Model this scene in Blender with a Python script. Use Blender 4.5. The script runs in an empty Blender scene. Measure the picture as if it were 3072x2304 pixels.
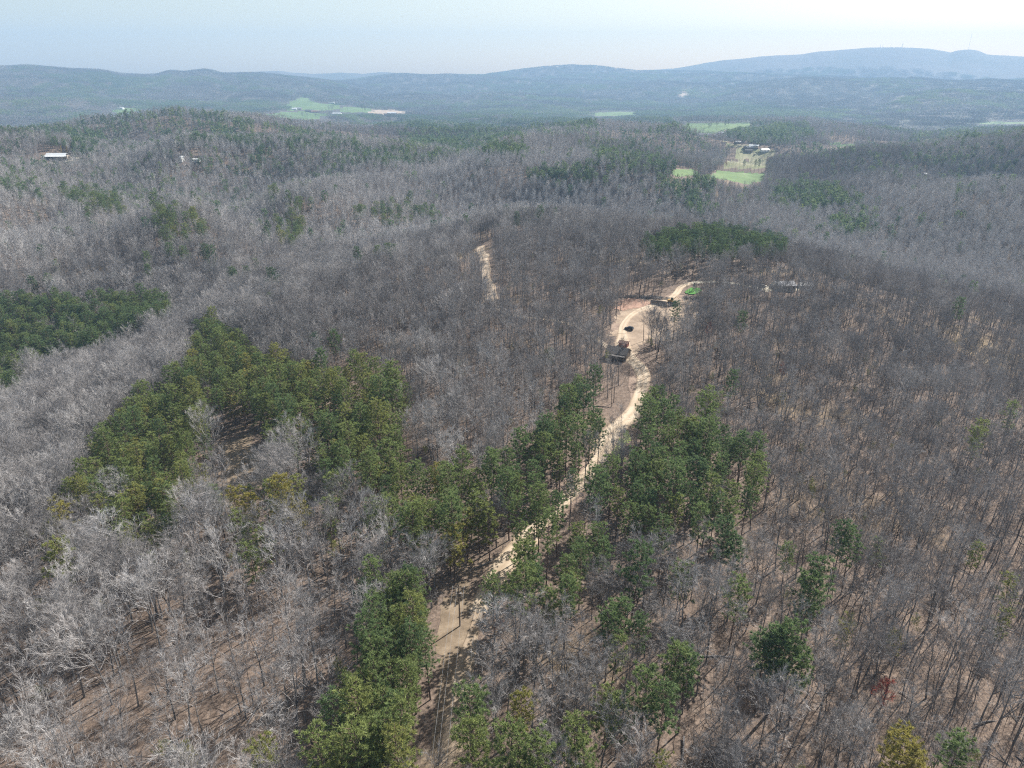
import bpy, bmesh, math, random
import numpy as np
from mathutils import Vector, Matrix, Euler

R = math.radians
scene = bpy.context.scene
COL = scene.collection
CAMZ = 118.0
PITCH = R(23.3)
FPX = 710.0          # focal length in pixels of the 1024 px wide picture

# ------------------------------------------------------------------ camera
cam_data = bpy.data.cameras.new("camera")
cam_data.sensor_width = 36.0
cam_data.lens = FPX / 1024 * 36.0
cam_data.clip_start = 1.0
cam_data.clip_end = 60000
cam = bpy.data.objects.new("camera", cam_data)
COL.objects.link(cam)
cam.location = (0, 0, CAMZ)
cam.rotation_euler = (math.pi / 2 - PITCH, 0, 0)
scene.camera = cam

# ------------------------------------------------------------------ sky, sun, exposure
SUN_AZ, SUN_EL = R(46), R(41)      # to the right of the view, ahead
world = bpy.data.worlds.new("World")
scene.world = world
world.use_nodes = True
wn = world.node_tree.nodes
sky = wn.new("ShaderNodeTexSky")
sky.sky_type = 'NISHITA'
sky.sun_disc = False
sky.sun_elevation = SUN_EL
sky.sun_rotation = SUN_AZ
sky.altitude = 300
sky.air_density = 1.0
sky.dust_density = 1.3
sky.ozone_density = 0.7
wn["Background"].inputs[1].default_value = 0.073
hazy = wn.new("ShaderNodeMix"); hazy.data_type = 'RGBA'; hazy.blend_type = 'MULTIPLY'; hazy.inputs[0].default_value = 1.0
hazy.inputs[7].default_value = (1.34, 1.13, 0.88, 1)
world.node_tree.links.new(sky.outputs[0], hazy.inputs[6])
world.node_tree.links.new(hazy.outputs[2], wn["Background"].inputs[0])
sun_data = bpy.data.lights.new("sun", 'SUN')
sun_data.energy = 4.8
sun_data.angle = R(0.5)
sun_data.color = (1.0, 0.965, 0.915)
sun = bpy.data.objects.new("sun", sun_data)
COL.objects.link(sun)
sd = Vector((math.sin(SUN_AZ) * math.cos(SUN_EL), math.cos(SUN_AZ) * math.cos(SUN_EL), math.sin(SUN_EL)))
sun.rotation_euler = sd.to_track_quat('Z', 'Y').to_euler()
sun.location = (200, 200, 600)
scene.view_settings.view_transform = 'Standard'
scene.view_settings.look = 'None'
scene.view_settings.exposure = 1.06
scene.view_settings.gamma = 1.0
scene.view_settings.use_curve_mapping = False
scene.render.engine = 'CYCLES'
cy = scene.cycles
cy.max_bounces = 4
cy.diffuse_bounces = 2
cy.glossy_bounces = 1
cy.transmission_bounces = 2
cy.transparent_max_bounces = 4
cy.volume_bounces = 2
cy.use_denoising = False
scene.cycles.filter_width = 1.15
HAZE_DENSITY = 1.15e-4

# ------------------------------------------------------------------ noise
def _hash(ix, iy, seed):
    h = (ix * 374761393 + iy * 668265263 + seed * 1442695041) & 0xffffffff
    h = ((h ^ (h >> 13)) * 1274126177) & 0xffffffff
    return ((h ^ (h >> 16)) & 0xffffff) / float(0xffffff)

def vnoise(x, y, seed=0):
    x = np.asarray(x, float); y = np.asarray(y, float)
    ix = np.floor(x).astype(np.int64); iy = np.floor(y).astype(np.int64)
    fx = x - ix; fy = y - iy
    fx = fx * fx * fx * (fx * (fx * 6 - 15) + 10); fy = fy * fy * fy * (fy * (fy * 6 - 15) + 10)
    a = _hash(ix, iy, seed); b = _hash(ix + 1, iy, seed); c = _hash(ix, iy + 1, seed); d = _hash(ix + 1, iy + 1, seed)
    return (a + (b - a) * fx) * (1 - fy) + (c + (d - c) * fx) * fy

def fbm(x, y, seed=0, octv=4):
    s = 0; a = 0.5; t = 0
    for k in range(octv):
        s = s + a * (vnoise(x * 2 ** k + 17.3 * k, y * 2 ** k - 9.1 * k, seed + k) * 2 - 1); t += a; a *= 0.5
    return s / t

def smooth(a, b, x):
    t = np.clip((x - a) / (b - a), 0, 1)
    return t * t * (3 - 2 * t)

# ------------------------------------------------------------------ camera ray <-> world
cp, sp = math.cos(PITCH), math.sin(PITCH)
def raydir(px, py):
    x = (np.asarray(px, float) - 512) / FPX; y = (384 - np.asarray(py, float)) / FPX
    return x, cp + y * sp, -sp + y * cp
def project(X, Y, Z):
    zc = Y * cp - (Z - CAMZ) * sp
    yc = Y * sp + (Z - CAMZ) * cp
    zc = np.where(zc > 1, zc, 1e-6)
    return 512 + FPX * X / zc, 384 - FPX * yc / zc
def az_el(px, py):
    dx, dy, dz = raydir(px, py)
    return np.arctan2(dx, dy), np.arctan2(dz, np.hypot(dx, dy))

# ------------------------------------------------------------------ terrain function
CTRL = [  # picture column, row and ground height of points on the near and middle ground
 (512,768,0),(0,768,-6),(1024,768,-8),(250,700,-3),(250,600,-4),(512,600,0),(800,600,-5),(1024,600,-12),(0,600,-12),
 (512,450,0),(640,450,0),(300,450,-7),(100,480,-18),(0,490,-24),(850,450,-7),(1024,450,-16),(130,410,-22),
 (60,345,-40),(0,365,-44),(150,322,-36),(235,318,-22),(300,335,-12),(400,330,-5),
 (80,260,-18),(0,255,-15),(200,255,-14),(100,204,6),(10,200,8),(200,212,0),(57,161,9),(0,170,8),(180,161,9),(120,178,-14),(40,182,-10),(210,186,-16),(290,186,-20),(300,210,-8),
 (170,121,34),(100,127,24),(30,138,11),(0,139,10),(262,134,14),(330,144,-7),(300,140,3),(215,125,24),(400,150,-16),(485,141,-38),(300,164,4),(378,168,3),(400,192,-22),(450,180,-14),(330,150,-12),(240,150,-10),(120,146,-4),
 (512,330,0),(482,270,-1),(490,246,-5),(560,280,0),(640,300,2),(691,291,3),(780,290,1),(880,305,-10),(1000,345,-24),(1024,385,-22),
 (500,226,-9),(600,232,-7),(700,242,-4),(800,266,-9),(900,296,-20),
 (400,215,-28),(512,202,-24),(600,205,-26),(600,176,3),(500,176,2),(450,160,2),(680,184,-6),
 (850,225,-38),(950,250,-48),(1024,285,-52),(1000,200,-15),(900,182,-10),(1024,165,0),(870,162,-9),(960,158,-2),
 (735,176,-18),(760,190,-20),(740,150,-26),(750,138,-38),(720,124,-50),
 (620,128,12),(540,138,-8),(570,131,3),(690,148,-14),(665,134,2),
 (850,148,-32),(833,126,-24),(893,125,-22),(950,132,-32),(1000,129,-28),(900,135,-42),(1024,142,-30),
 (420,146,-18),(450,136,-36),(380,135,-30),(380,118,-60),(480,118,-58),(800,112,-72),
]
HIDDEN = [
 (100,800,-22),(20,820,-18),(200,760,-24),(300,760,-26),(620,2050,-50),(170,2000,-45),(700,1250,-34),(840,1200,-42),(930,1150,-38),(1000,1300,-40),(870,1650,-50),(980,1800,-52),  # picture column, distance, height of ground hidden behind crests
 (560,790,-46),(480,760,-44),(640,790,-48),(710,760,-44),(850,740,-50),(1000,690,-54),(400,760,-40),
 (0,2600,-62),(60,2600,-62),(120,2600,-62),(200,2700,-62),(280,2700,-62),(620,2700,-58),(560,2600,-56),
 (900,2900,-62),(1000,2900,-62),(300,3000,-66),(450,3600,-72),(700,3900,-72),(60,3900,-72),(250,3900,-74),(950,3900,-74),(560,3900,-74),
]
def _ctrl():
    az, lr, z = [], [], []
    for px, py, h in CTRL:
        a, e = az_el(px, py)
        az.append(float(a)); lr.append(math.log((CAMZ - h) / math.tan(-float(e)))); z.append(h)
    for px, r, h in HIDDEN:
        a = math.atan((px - 512) / FPX / (cp + 0.37 * sp))
        az.append(a); lr.append(math.log(r)); z.append(h)
    for a in (-60, -30, 0, 30, 60):
        az.append(R(a)); lr.append(math.log(30)); z.append(-2)
        az.append(R(a)); lr.append(math.log(6000)); z.append(-75)
    return np.array(az), np.array(lr), np.array(z, float)
_ca, _cl, _cz = _ctrl()
_KA = 1.35
def _tpsk(d2):
    return 0.5 * d2 * np.log(d2 + 1e-9)
def _fit():
    P = np.stack([_ca * _KA, _cl], 1); n = len(P)
    d2 = ((P[:, None] - P[None]) ** 2).sum(2)
    K = _tpsk(d2) + np.eye(n) * 2e-4
    A = np.zeros((n + 3, n + 3)); A[:n, :n] = K
    A[:n, n] = 1; A[:n, n + 1:] = P; A[n, :n] = 1; A[n + 1:, :n] = P.T
    b = np.zeros(n + 3); b[:n] = _cz
    return P, np.linalg.solve(A, b)
_P, _W = _fit()
def tps(az, lr):
    az = np.clip(az, -R(58), R(58)) * _KA; lr = np.clip(lr, math.log(30), math.log(6000))
    out = _W[-3] + _W[-2] * az + _W[-1] * lr
    for k in range(len(_P)):
        out = out + _W[k] * _tpsk((az - _P[k, 0]) ** 2 + (lr - _P[k, 1]) ** 2)
    return out
BASE = -75.0
# crest lines: distance, front width, back width, (column, row) of the skyline
RIDGES = [
 (5250, 520, 420, [(255,116),(266,110.5),(278,106),(292,101),(305,98.3),(318,97.8),(335,99.6),(355,103),(385,105.5),(405,109),(430,116)]),
 (7000, 1900, 900, [(-300,72),(-150,66),(0,66),(23,65.5),(46,66.7),(76,68.8),(104,70),(120,73.4),(140,74),(155,73.8),(164,71.3),(171,69.5),(185,70.6),(194,69.5),(204,69),(213,70.8),(222,74),(234,73.6),(245,73.2),(259,73),(273,74.5),(289,76.6),(312,79),(350,84),(400,95),(450,110)]),
 (4700, 600, 500, [(-200,90),(0,97),(40,96),(80,99),(120,103),(160,104),(200,101),(240,104),(280,112)]),
 (6000, 700, 600, [(60,92),(110,90),(160,91),(190,89),(240,90),(290,93),(330,97),(370,96),(420,93),(460,95),(500,92),(560,94),(600,96),(640,104)]),
 (8200, 1300, 900, [(290,84),(330,79.5),(359,78.7),(375,76.4),(393,74.3),(407,73.8),(424,75),(451,74.5),(486,74.5),(512,76),(560,78),(600,80),(660,84)]),
 (7400, 1000, 700, [(330,88),(375,83),(420,84),(470,82),(512,84),(560,84.5),(600,83.5),(639,82),(660,81.5),(709,82),(732,81),(770,84),(820,88)]),
 (8500, 1000, 700, [(500,82),(540,77),(581,74.8),(616,74),(651,73.8),(690,73),(716,72),(743,73.5),(778,75),(813,75.4),(859,77),(892,78),(930,80),(980,80),(1024,78.5),(1150,76),(1300,80)]),
 (6900, 1300, 700, [(700,90),(760,82),(813,77),(860,76.8),(892,77),(915,78.6),(952,81),(998,80.6),(1040,84),(1200,80),(1350,84)]),
 (5400, 800, 600, [(800,113),(840,109),(876,105),(893,96),(928,92.5),(954,91),(988,93),(1024,94),(1150,92),(1300,97)]),
 (10600, 1300, 1000, [(130,82),(200,76),(225,73.8),(259,71.8),(280,70.8),(292,72.4),(312,73.8),(343,72.4),(363,73.4),(380,71.9),(389,72.7),(400,74.2),(440,75),(486,75.5),(520,78)]),
 (9300, 1000, 800, [(440,82),(486,75.5),(512,71.6),(535,69.2),(558,66.5),(572,65.5),(593,66.4),(614,68.8),(642,70.6),(680,71),(720,73),(800,78)]),
 (10600, 1400, 1050, [(600,76),(642,70.8),(674,67.8),(711,61.5),(743,58.6),(771,56.3),(801,54.9),(820,51.2),(848,49.4),(873,48),(901,47.3),(929,48.7),(943,50.3),(951,52.4),(956,50.4),(968,48.6),(977,49.2),(987,53.3),(1010,54.9),(1024,56),(1150,62),(1300,72)]),
 (9700, 700, 700, [(880,80),(910,72.5),(930,70.5),(955,70.5),(975,74),(1000,78.5),(1040,82)]),
]
def far_height(az, r):
    z = np.full(np.shape(r), BASE, float)
    for D, wf, wb, pts in RIDGES:
        pts = np.array(pts, float)
        a, e = az_el(pts[:, 0], pts[:, 1])
        h = CAMZ + D * np.tan(e) - (10 if D < 9000 else 0)
        dd = D * (1 + 0.04 * (vnoise(az * 9 + D, az * 0, 3) - 0.5))
        crest = np.interp(az, a, h)
        edge = smooth(a[0] - 0.03, a[0] + 0.05, az) * (1 - smooth(a[-1] - 0.05, a[-1] + 0.03, az))
        w = np.where(r < dd, wf, wb)
        t = np.abs((r - dd) / w)
        prof = np.exp(-t ** 1.7)
        z = np.maximum(z, BASE + (crest * r / r - BASE) * prof * edge)
    return z
def _xy(px, py, z):
    dx, dy, dz = raydir(px, py); t = (CAMZ - z) / -dz
    return float(t * dx), float(t * dy)
# low knolls that the hill houses stand on
KNOLLS = [(*_xy(57, 159, 10), 9, 55), (*_xy(379, 168, 6), 8, 40), (*_xy(362, 167, 6), 5, 40), (*_xy(189, 161, 10), 8, 45), (*_xy(924, 176, -8), 8, 40)]
def height(x, y):
    r = np.maximum(np.hypot(x, y), 1.0); az = np.arctan2(x, y); lr = np.log(r)
    near = tps(az, lr)
    near = near + fbm(x / 210, y / 210, 5, 3) * 7 * smooth(150, 600, r) + fbm(x / 45, y / 45, 9, 2) * 1.4 * smooth(80, 200, r) \
        + (.5 - np.abs(fbm(x / 420 + y / 900, y / 420 - x / 1400, 6, 2)) * 2.2) * 24 * smooth(600, 1100, r)
    for kx, ky, kh, ks in KNOLLS: near = near + kh * np.exp(-((x - kx) ** 2 + (y - ky) ** 2) / ks ** 2)
    far = far_height(az, r)
    up = far - BASE
    far = far + (1 - np.abs(fbm(x / 900, y / 900, 21, 3)) * 2 - 0.6) * np.clip(up, 0, 120) * 0.22 * np.exp(-np.clip(up - 60, 0, 400) / 260) + fbm(x / 300, y / 300, 31, 3) * 7
    k = smooth(math.log(3300), math.log(4500), lr)
    z = near * (1 - k) + far * k
    w = 1 - smooth(R(58), R(85), np.abs(az))
    back = -25 + fbm(x / 600, y / 600, 44, 3) * 30
    return z * w + back * (1 - w)

# polar height grid: rings about the camera, fine in view and coarse behind
A_IN = np.radians(np.arange(-57, 57.001, 0.25))
A_OUT = np.radians(np.arange(61, 299.001, 4.0))
AZS = np.concatenate([A_IN, A_OUT]); NA = len(AZS)
NR = 620; R0, R1 = 26.0, 11700.0
RS = R0 * (R1 / R0) ** (np.arange(NR) / (NR - 1))
GA, GR = np.meshgrid(AZS, RS)            # [ring, az]
GX, GY = GR * np.sin(GA), GR * np.cos(GA)
GZ = height(GX, GY)
LR0, DLR = math.log(R0), math.log(R1 / R0) / (NR - 1)
def ground(x, y):
    x = np.asarray(x, float); y = np.asarray(y, float)
    r = np.maximum(np.hypot(x, y), R0); az = np.arctan2(x, y)
    v = np.clip((np.log(r) - LR0) / DLR, 0, NR - 1.001); u = np.clip((az + R(57)) / R(0.25), 0, len(A_IN) - 1.001)
    i = v.astype(int); j = u.astype(int); fv = (r - RS[i]) / (RS[i + 1] - RS[i]); fu = u - j
    return (GZ[i, j] * (1 - fu) + GZ[i, j + 1] * fu) * (1 - fv) + (GZ[i + 1, j] * (1 - fu) + GZ[i + 1, j + 1] * fu) * fv
_EL = np.arctan2(GZ[:, :len(A_IN)] - CAMZ, RS[:, None])
_CUM = np.maximum.accumulate(_EL, axis=0)
def seen(x, y, z, slack=0.0):
    """true where a point at height z clears the ground between it and the camera"""
    r = np.maximum(np.hypot(x, y), R0); az = np.arctan2(x, y)
    i = np.clip(((np.log(r) - LR0) / DLR).astype(int) - 1, 0, NR - 1); j = np.clip(((az + R(57)) / R(0.25)).astype(int), 0, len(A_IN) - 1)
    return np.arctan2(z - CAMZ, r) > _CUM[i, j] - slack
def at(px, py, h=0.0):
    """world point where the ray through a picture point meets the ground (raised by h)"""
    dx, dy, dz = [float(v) for v in raydir(px, py)]
    t = np.exp(np.linspace(math.log(60), math.log(29000), 1500))
    below = CAMZ + t * dz < ground(t * dx, t * dy) + h
    k = int(np.argmax(below)) if below.any() else len(t) - 1
    a, b = t[max(k - 1, 0)], t[k]
    for _ in range(24):
        m = 0.5 * (a + b)
        if CAMZ + m * dz < float(ground(m * dx, m * dy)) + h: b = m
        else: a = m
    return Vector((b * dx, b * dy, float(ground(b * dx, b * dy))))

# ------------------------------------------------------------------ helpers
def inpoly(px, py, poly):
    px = np.asarray(px); py = np.asarray(py)
    ins = np.zeros(px.shape, bool); n = len(poly); j = n - 1
    for i in range(n):
        xi, yi = poly[i]; xj, yj = poly[j]
        c = ((yi > py) != (yj > py)) & (px < (xj - xi) * (py - yi) / (yj - yi + 1e-12) + xi)
        ins ^= c; j = i
    return ins

def nodes_of(name):
    m = bpy.data.materials.new(name); m.use_nodes = True
    nt = m.node_tree; b = nt.nodes["Principled BSDF"]
    b.inputs["Roughness"].default_value = 0.85
    b.inputs["Specular IOR Level"].default_value = 0.2
    return m, nt, b
def ramp(nt, stops):
    r = nt.nodes.new("ShaderNodeValToRGB"); e = r.color_ramp.elements
    e[0].position, e[0].color = stops[0][0], (*stops[0][1], 1)
    e[1].position, e[1].color = stops[-1][0], (*stops[-1][1], 1)
    for p, c in stops[1:-1]:
        k = e.new(p); k.color = (*c, 1)
    return r
def noise(nt, scale, detail=4, rough=0.55, vec=None, coords='Object'):
    n = nt.nodes.new("ShaderNodeTexNoise"); n.inputs["Scale"].default_value = scale
    n.inputs["Detail"].default_value = detail; n.inputs["Roughness"].default_value = rough
    if vec is None:
        tc = nt.nodes.get("tc") or nt.nodes.new("ShaderNodeTexCoord"); tc.name = "tc"
        vec = tc.outputs[coords]
    nt.links.new(vec, n.inputs["Vector"])
    return n
def mixc(nt, fac, a, b, mode='MIX'):
    m = nt.nodes.new("ShaderNodeMix"); m.data_type = 'RGBA'; m.blend_type = mode
    for v, i in ((fac, 0), (a, 6), (b, 7)):
        if isinstance(v, (int, float)): m.inputs[i].default_value = v
        elif isinstance(v, tuple): m.inputs[i].default_value = (*v, 1)
        else: nt.links.new(v, m.inputs[i])
    return m.outputs[2]
def plain(name, col, rough=0.8, metal=0.0, var=0.25, scale=3.0):
    m, nt, b = nodes_of(name)
    n = noise(nt, scale, 5)
    r = ramp(nt, [(0.3, tuple(c * (1 - var) for c in col)), (0.7, tuple(min(1, c * (1 + var)) for c in col))])
    nt.links.new(n.outputs[0], r.inputs[0]); nt.links.new(r.outputs[0], b.inputs["Base Color"])
    b.inputs["Roughness"].default_value = rough; b.inputs["Metallic"].default_value = metal
    return m
def toned(name, stops, transl=0.0, spot=0.35, rnd=0.25, rough=0.8):
    """colour from the tone carried by each tree, varied tree by tree and patch by patch"""
    m, nt, b = nodes_of(name)
    at_ = nt.nodes.new("ShaderNodeAttribute"); at_.attribute_type = 'INSTANCER'; at_.attribute_name = "tone"
    oi = nt.nodes.new("ShaderNodeObjectInfo")
    mm = nt.nodes.new("ShaderNodeMath"); mm.operation = 'MULTIPLY_ADD'
    nt.links.new(oi.outputs["Random"], mm.inputs[0]); mm.inputs[1].default_value = rnd; nt.links.new(at_.outputs["Fac"], mm.inputs[2])
    m2 = nt.nodes.new("ShaderNodeMath"); m2.operation = 'SUBTRACT'; nt.links.new(mm.outputs[0], m2.inputs[0]); m2.inputs[1].default_value = rnd / 2
    r = ramp(nt, stops); nt.links.new(m2.outputs[0], r.inputs[0])
    n = noise(nt, 0.9, 3)
    v = ramp(nt, [(0.3, (1 - spot,) * 3), (0.7, (1 + spot,) * 3)]); nt.links.new(n.outputs[0], v.inputs[0])
    c = mixc(nt, 1.0, r.outputs[0], v.outputs[0], 'MULTIPLY')
    nt.links.new(c, b.inputs["Base Color"]); b.inputs["Roughness"].default_value = rough
    if transl > 0:
        tr = nt.nodes.new("ShaderNodeBsdfTranslucent"); ms = nt.nodes.new("ShaderNodeMixShader")
        nt.links.new(c, tr.inputs[0]); ms.inputs[0].default_value = transl
        nt.links.new(b.outputs[0], ms.inputs[1]); nt.links.new(tr.outputs[0], ms.inputs[2])
        nt.links.new(ms.outputs[0], nt.nodes["Material Output"].inputs[0])
    return m

class MB:
    """collects polygons and links them as one mesh"""
    def __init__(s): s.v = []; s.f = []; s.mi = []
    def add(s, vs, fs, mi=0):
        o = len(s.v); s.v += [tuple(v) for v in vs]; s.f += [tuple(i + o for i in f) for f in fs]; s.mi += [mi] * len(fs)
    def box(s, c, d, rz=0.0, mi=0, taper=1.0):
        x, y, z = d[0] / 2, d[1] / 2, d[2] / 2; vs = []
        ca, sa = math.cos(rz), math.sin(rz)
        for k in (-1, 1):
            t = taper if k > 0 else 1
            for a, b in ((-1, -1), (1, -1), (1, 1), (-1, 1)):
                X, Y = a * x * t, b * y * t
                vs.append((c[0] + X * ca - Y * sa, c[1] + X * sa + Y * ca, c[2] + k * z))
        s.add(vs, [(0, 3, 2, 1), (4, 5, 6, 7), (0, 1, 5, 4), (1, 2, 6, 5), (2, 3, 7, 6), (3, 0, 4, 7)], mi)
    def tube(s, pts, rad, n=6, mi=0, cap=True):
        pts = [Vector(p) for p in pts]; o = len(s.v); m = len(pts)
        for i, p in enumerate(pts):
            d = (pts[min(i + 1, m - 1)] - pts[max(i - 1, 0)])
            d = d.normalized() if d.length > 1e-9 else Vector((0, 0, 1))
            a = d.orthogonal().normalized() if abs(d.z) < 0.9 else d.cross(Vector((1, 0, 0))).normalized()
            b = d.cross(a)
            for k in range(n):
                t = 2 * math.pi * k / n
                s.v.append(tuple(p + (a * math.cos(t) + b * math.sin(t)) * rad[i]))
        for i in range(m - 1):
            for k in range(n):
                s.f.append((o + i * n + k, o + i * n + (k + 1) % n, o + (i + 1) * n + (k + 1) % n, o + (i + 1) * n + k)); s.mi.append(mi)
        if cap:
            s.f.append(tuple(o + k for k in reversed(range(n)))); s.f.append(tuple(o + (m - 1) * n + k for k in range(n))); s.mi += [mi, mi]
    def mesh(s, name, mats):
        me = bpy.data.meshes.new(name); me.from_pydata(s.v, [], s.f)
        for m in mats: me.materials.append(m)
        if len(mats) > 1: me.polygons.foreach_set("material_index", s.mi)
        me.update(); return me
    def build(s, name, mat, parent=None, loc=None, rz=0.0):
        o = bpy.data.objects.new(name, s.mesh(name, mat if isinstance(mat, list) else [mat])); COL.objects.link(o)
        if parent is not None: o.parent = parent
        if loc is not None: o.location = loc; o.rotation_euler.z = rz
        return o

def tag(o, label=None, cat=None, group=None, kind=None):
    if label: o["label"] = label
    if cat: o["category"] = cat
    if group: o["group"] = group
    if kind: o["kind"] = kind
    return o
def empty(name, loc, rz=0.0):
    o = bpy.data.objects.new(name, None); COL.objects.link(o); o.location = loc; o.rotation_euler.z = rz
    o.empty_display_size = 0.5
    return o
def hip(mb, c, L, Wd, z0, z1, over=0.4, rz=0.0, mi=0, t=0.15):
    """gabled roof of some thickness, ridge along x"""
    l, w = L / 2 + over, Wd / 2 + over; ca, sa = math.cos(rz), math.sin(rz)
    P = [(-l, -w, z0), (l, -w, z0), (l, 0, z1), (-l, 0, z1), (l, w, z0), (-l, w, z0)]
    P += [(x, y, z - t) for x, y, z in P]
    P = [(c[0] + x * ca - y * sa, c[1] + x * sa + y * ca, c[2] + z) for x, y, z in P]
    mb.add(P, [(0, 1, 2, 3), (3, 2, 4, 5), (7, 6, 9, 8), (8, 9, 11, 10), (0, 6, 7, 1), (5, 4, 10, 11), (1, 7, 8, 2), (2, 8, 10, 4), (0, 3, 9, 6), (3, 5, 11, 9)], mi)

# ------------------------------------------------------------------ ground material and mesh
def forest_floor_mat():
    m, nt, b = nodes_of("leaf_litter")
    big = noise(nt, 0.012, 5, 0.6); mid = noise(nt, 0.09, 6, 0.65); fine = noise(nt, 0.55, 9, 0.78)
    r1 = ramp(nt, [(0.34, (0.075, 0.054, 0.041)), (0.5, (0.17, 0.128, 0.100)), (0.68, (0.29, 0.23, 0.183))])
    nt.links.new(fine.outputs[0], r1.inputs[0])
    r2 = ramp(nt, [(0.40, (0, 0, 0)), (0.62, (1, 1, 1))]); nt.links.new(mid.outputs[0], r2.inputs[0])
    rz_ = nt.nodes.new("ShaderNodeMath"); rz_.operation = "MULTIPLY"; rz_.inputs[1].default_value = .6; nt.links.new(r2.outputs[0], rz_.inputs[0])
    c = mixc(nt, rz_.outputs[0], r1.outputs[0], (0.20, 0.15, 0.117))
    r3 = ramp(nt, [(0.55, (0, 0, 0)), (0.68, (0.6, 0.6, 0.6))]); nt.links.new(big.outputs[0], r3.inputs[0])
    c = mixc(nt, r3.outputs[0], c, (0.30, 0.23, 0.13))
    vo = noise(nt, 1.5, 6, 0.75)
    rv = ramp(nt, [(0.36, (0.42, 0.42, 0.42)), (0.62, (1.3, 1.27, 1.24))]); nt.links.new(vo.outputs[0], rv.inputs[0])
    c = mixc(nt, 0.8, c, rv.outputs[0], 'MULTIPLY')
    nt.links.new(c, b.inputs["Base Color"])
    bp = nt.nodes.new("ShaderNodeBump"); bp.inputs["Strength"].default_value = 0.5; bp.inputs["Distance"].default_value = 0.25
    nt.links.new(fine.outputs[0], bp.inputs["Height"]); nt.links.new(bp.outputs[0], b.inputs["Normal"])
    b.inputs["Roughness"].default_value = 0.95
    return m
def far_hill_mat():
    m, nt, b = nodes_of("wooded_hill")
    n = noise(nt, 0.012, 8, 0.75); n2 = noise(nt, 0.0016, 5, 0.6)
    r = ramp(nt, [(0.35, (0.06, 0.06, 0.045)), (0.5, (0.105, 0.09, 0.078)), (0.7, (0.17, 0.145, 0.13))])
    r2 = ramp(nt, [(0.42, (0.055, 0.07, 0.045)), (0.6, (0.12, 0.10, 0.09))])
    nt.links.new(n.outputs[0], r.inputs[0]); nt.links.new(n2.outputs[0], r2.inputs[0])
    nt.links.new(mixc(nt, 0.5, r.outputs[0], r2.outputs[0]), b.inputs["Base Color"])
    bp = nt.nodes.new("ShaderNodeBump"); bp.inputs["Strength"].default_value = 1.0; bp.inputs["Distance"].default_value = 12
    nt.links.new(n.outputs[0], bp.inputs["Height"]); nt.links.new(bp.outputs[0], b.inputs["Normal"])
    return m
def pasture_mat(name, c1, c2, c3, s=0.02):
    m, nt, b = nodes_of(name)
    n = noise(nt, s, 6, 0.65); n2 = noise(nt, s * 9, 5, 0.7)
    r = ramp(nt, [(0.35, c1), (0.52, c2), (0.7, c3)]); nt.links.new(n.outputs[0], r.inputs[0])
    v = ramp(nt, [(0.3, (0.8,) * 3), (0.7, (1.15,) * 3)]); nt.links.new(n2.outputs[0], v.inputs[0])
    nt.links.new(mixc(nt, 1.0, r.outputs[0], v.outputs[0], 'MULTIPLY'), b.inputs["Base Color"])
    return m
M_floor = forest_floor_mat(); M_hill = far_hill_mat()
M_green = pasture_mat("green_pasture", (0.085, 0.14, 0.045), (0.115, 0.185, 0.055), (0.17, 0.225, 0.095))
M_tan = pasture_mat("ploughed_tan", (0.32, 0.24, 0.17), (0.40, 0.31, 0.23), (0.45, 0.37, 0.28))
M_olive = pasture_mat("dry_pasture", (0.17, 0.19, 0.08), (0.25, 0.24, 0.13), (0.33, 0.28, 0.19), 0.03)

K5 = 1 / 3.0
def c4(pts): return [((760 + x * .27125) / 3, (250 + y * .27125) / 3) for x, y in pts]
def c5(pts): return [((1960 + x * .27125) / 3, (330 + y * .27125) / 3) for x, y in pts]
FIELDS = [  # name, material, label, near and far limit of distance, outline in the picture
 ("pasture", M_green, 4300, 5500, c4([(345,240),(400,215),(470,180),(540,158),(620,168),(670,200),(760,215),(860,232),(962,236),(955,285),(780,300),(620,300),(500,296),(380,300),(350,275)])),
 ("pasture", M_green, 3300, 5200, c4([(120,345),(240,318),(520,312),(900,348),(760,375),(700,400),(600,410),(460,390),(240,385)])),
 ("pasture", M_green, 3500, 5600, c4([(1060,255),(1190,262),(1330,285),(1260,330),(1100,318),(960,318),(980,280)])),
 ("ploughed_field", M_tan, 3500, 5800, c4([(1262,322),(1380,290),(1560,296),(1745,312),(1700,325),(1560,332),(1400,348)])),
 ("pasture", M_green, 850, 1500, c5([(545,752),(640,708),(700,668),(950,684),(1248,698),(1242,770),(1180,800),(1000,835),(900,800),(700,760)])),
 ("pasture", M_green, 850, 1600, c5([(165,670),(280,648),(505,656),(520,716),(300,735),(230,735)])),
 ("pasture", M_olive, 1100, 2000, c5([(800,570),(880,552),(1260,552),(1248,640),(1000,645),(760,640)])),
 ("farmyard", M_olive, 1200, 2700, c5([(745,320),(900,370),(1060,400),(1200,415),(1340,440),(1320,500),(1260,540),(900,550),(930,470),(900,410),(780,350)])),
 ("pasture", M_green, 1900, 4500, c5([(280,150),(1085,146),(1070,200),(860,215),(760,245),(640,270),(500,290),(460,260),(370,220),(285,205)])),
 ("pasture", M_green, 1700, 4300, c5([(1890,338),(2070,358),(2230,385),(2230,410),(2060,398),(1900,360)])),
 ("pasture", M_green, 3400, 5500, [(585,113.5),(612,111.3),(640,112.5),(642,115),(600,116)]),
 ("pasture", M_green, 3000, 5600, [(975,122),(1024,121.5),(1060,122),(1060,124.5),(980,124)]),
 ("pasture", M_green, 2600, 4500, [(110,111),(128,107),(142,110),(140,113),(118,113.5)]),
 ("bare_slope", M_tan, 4200, 9000, [(679.5,96),(683,92),(685.5,88.5),(689,89),(691,94),(686,96.5)]),
 ("bare_slope", M_tan, 6800, 14000, [(321,86),(325,81.5),(329,80.5),(328,82.5),(323,87)]),
]
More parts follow.
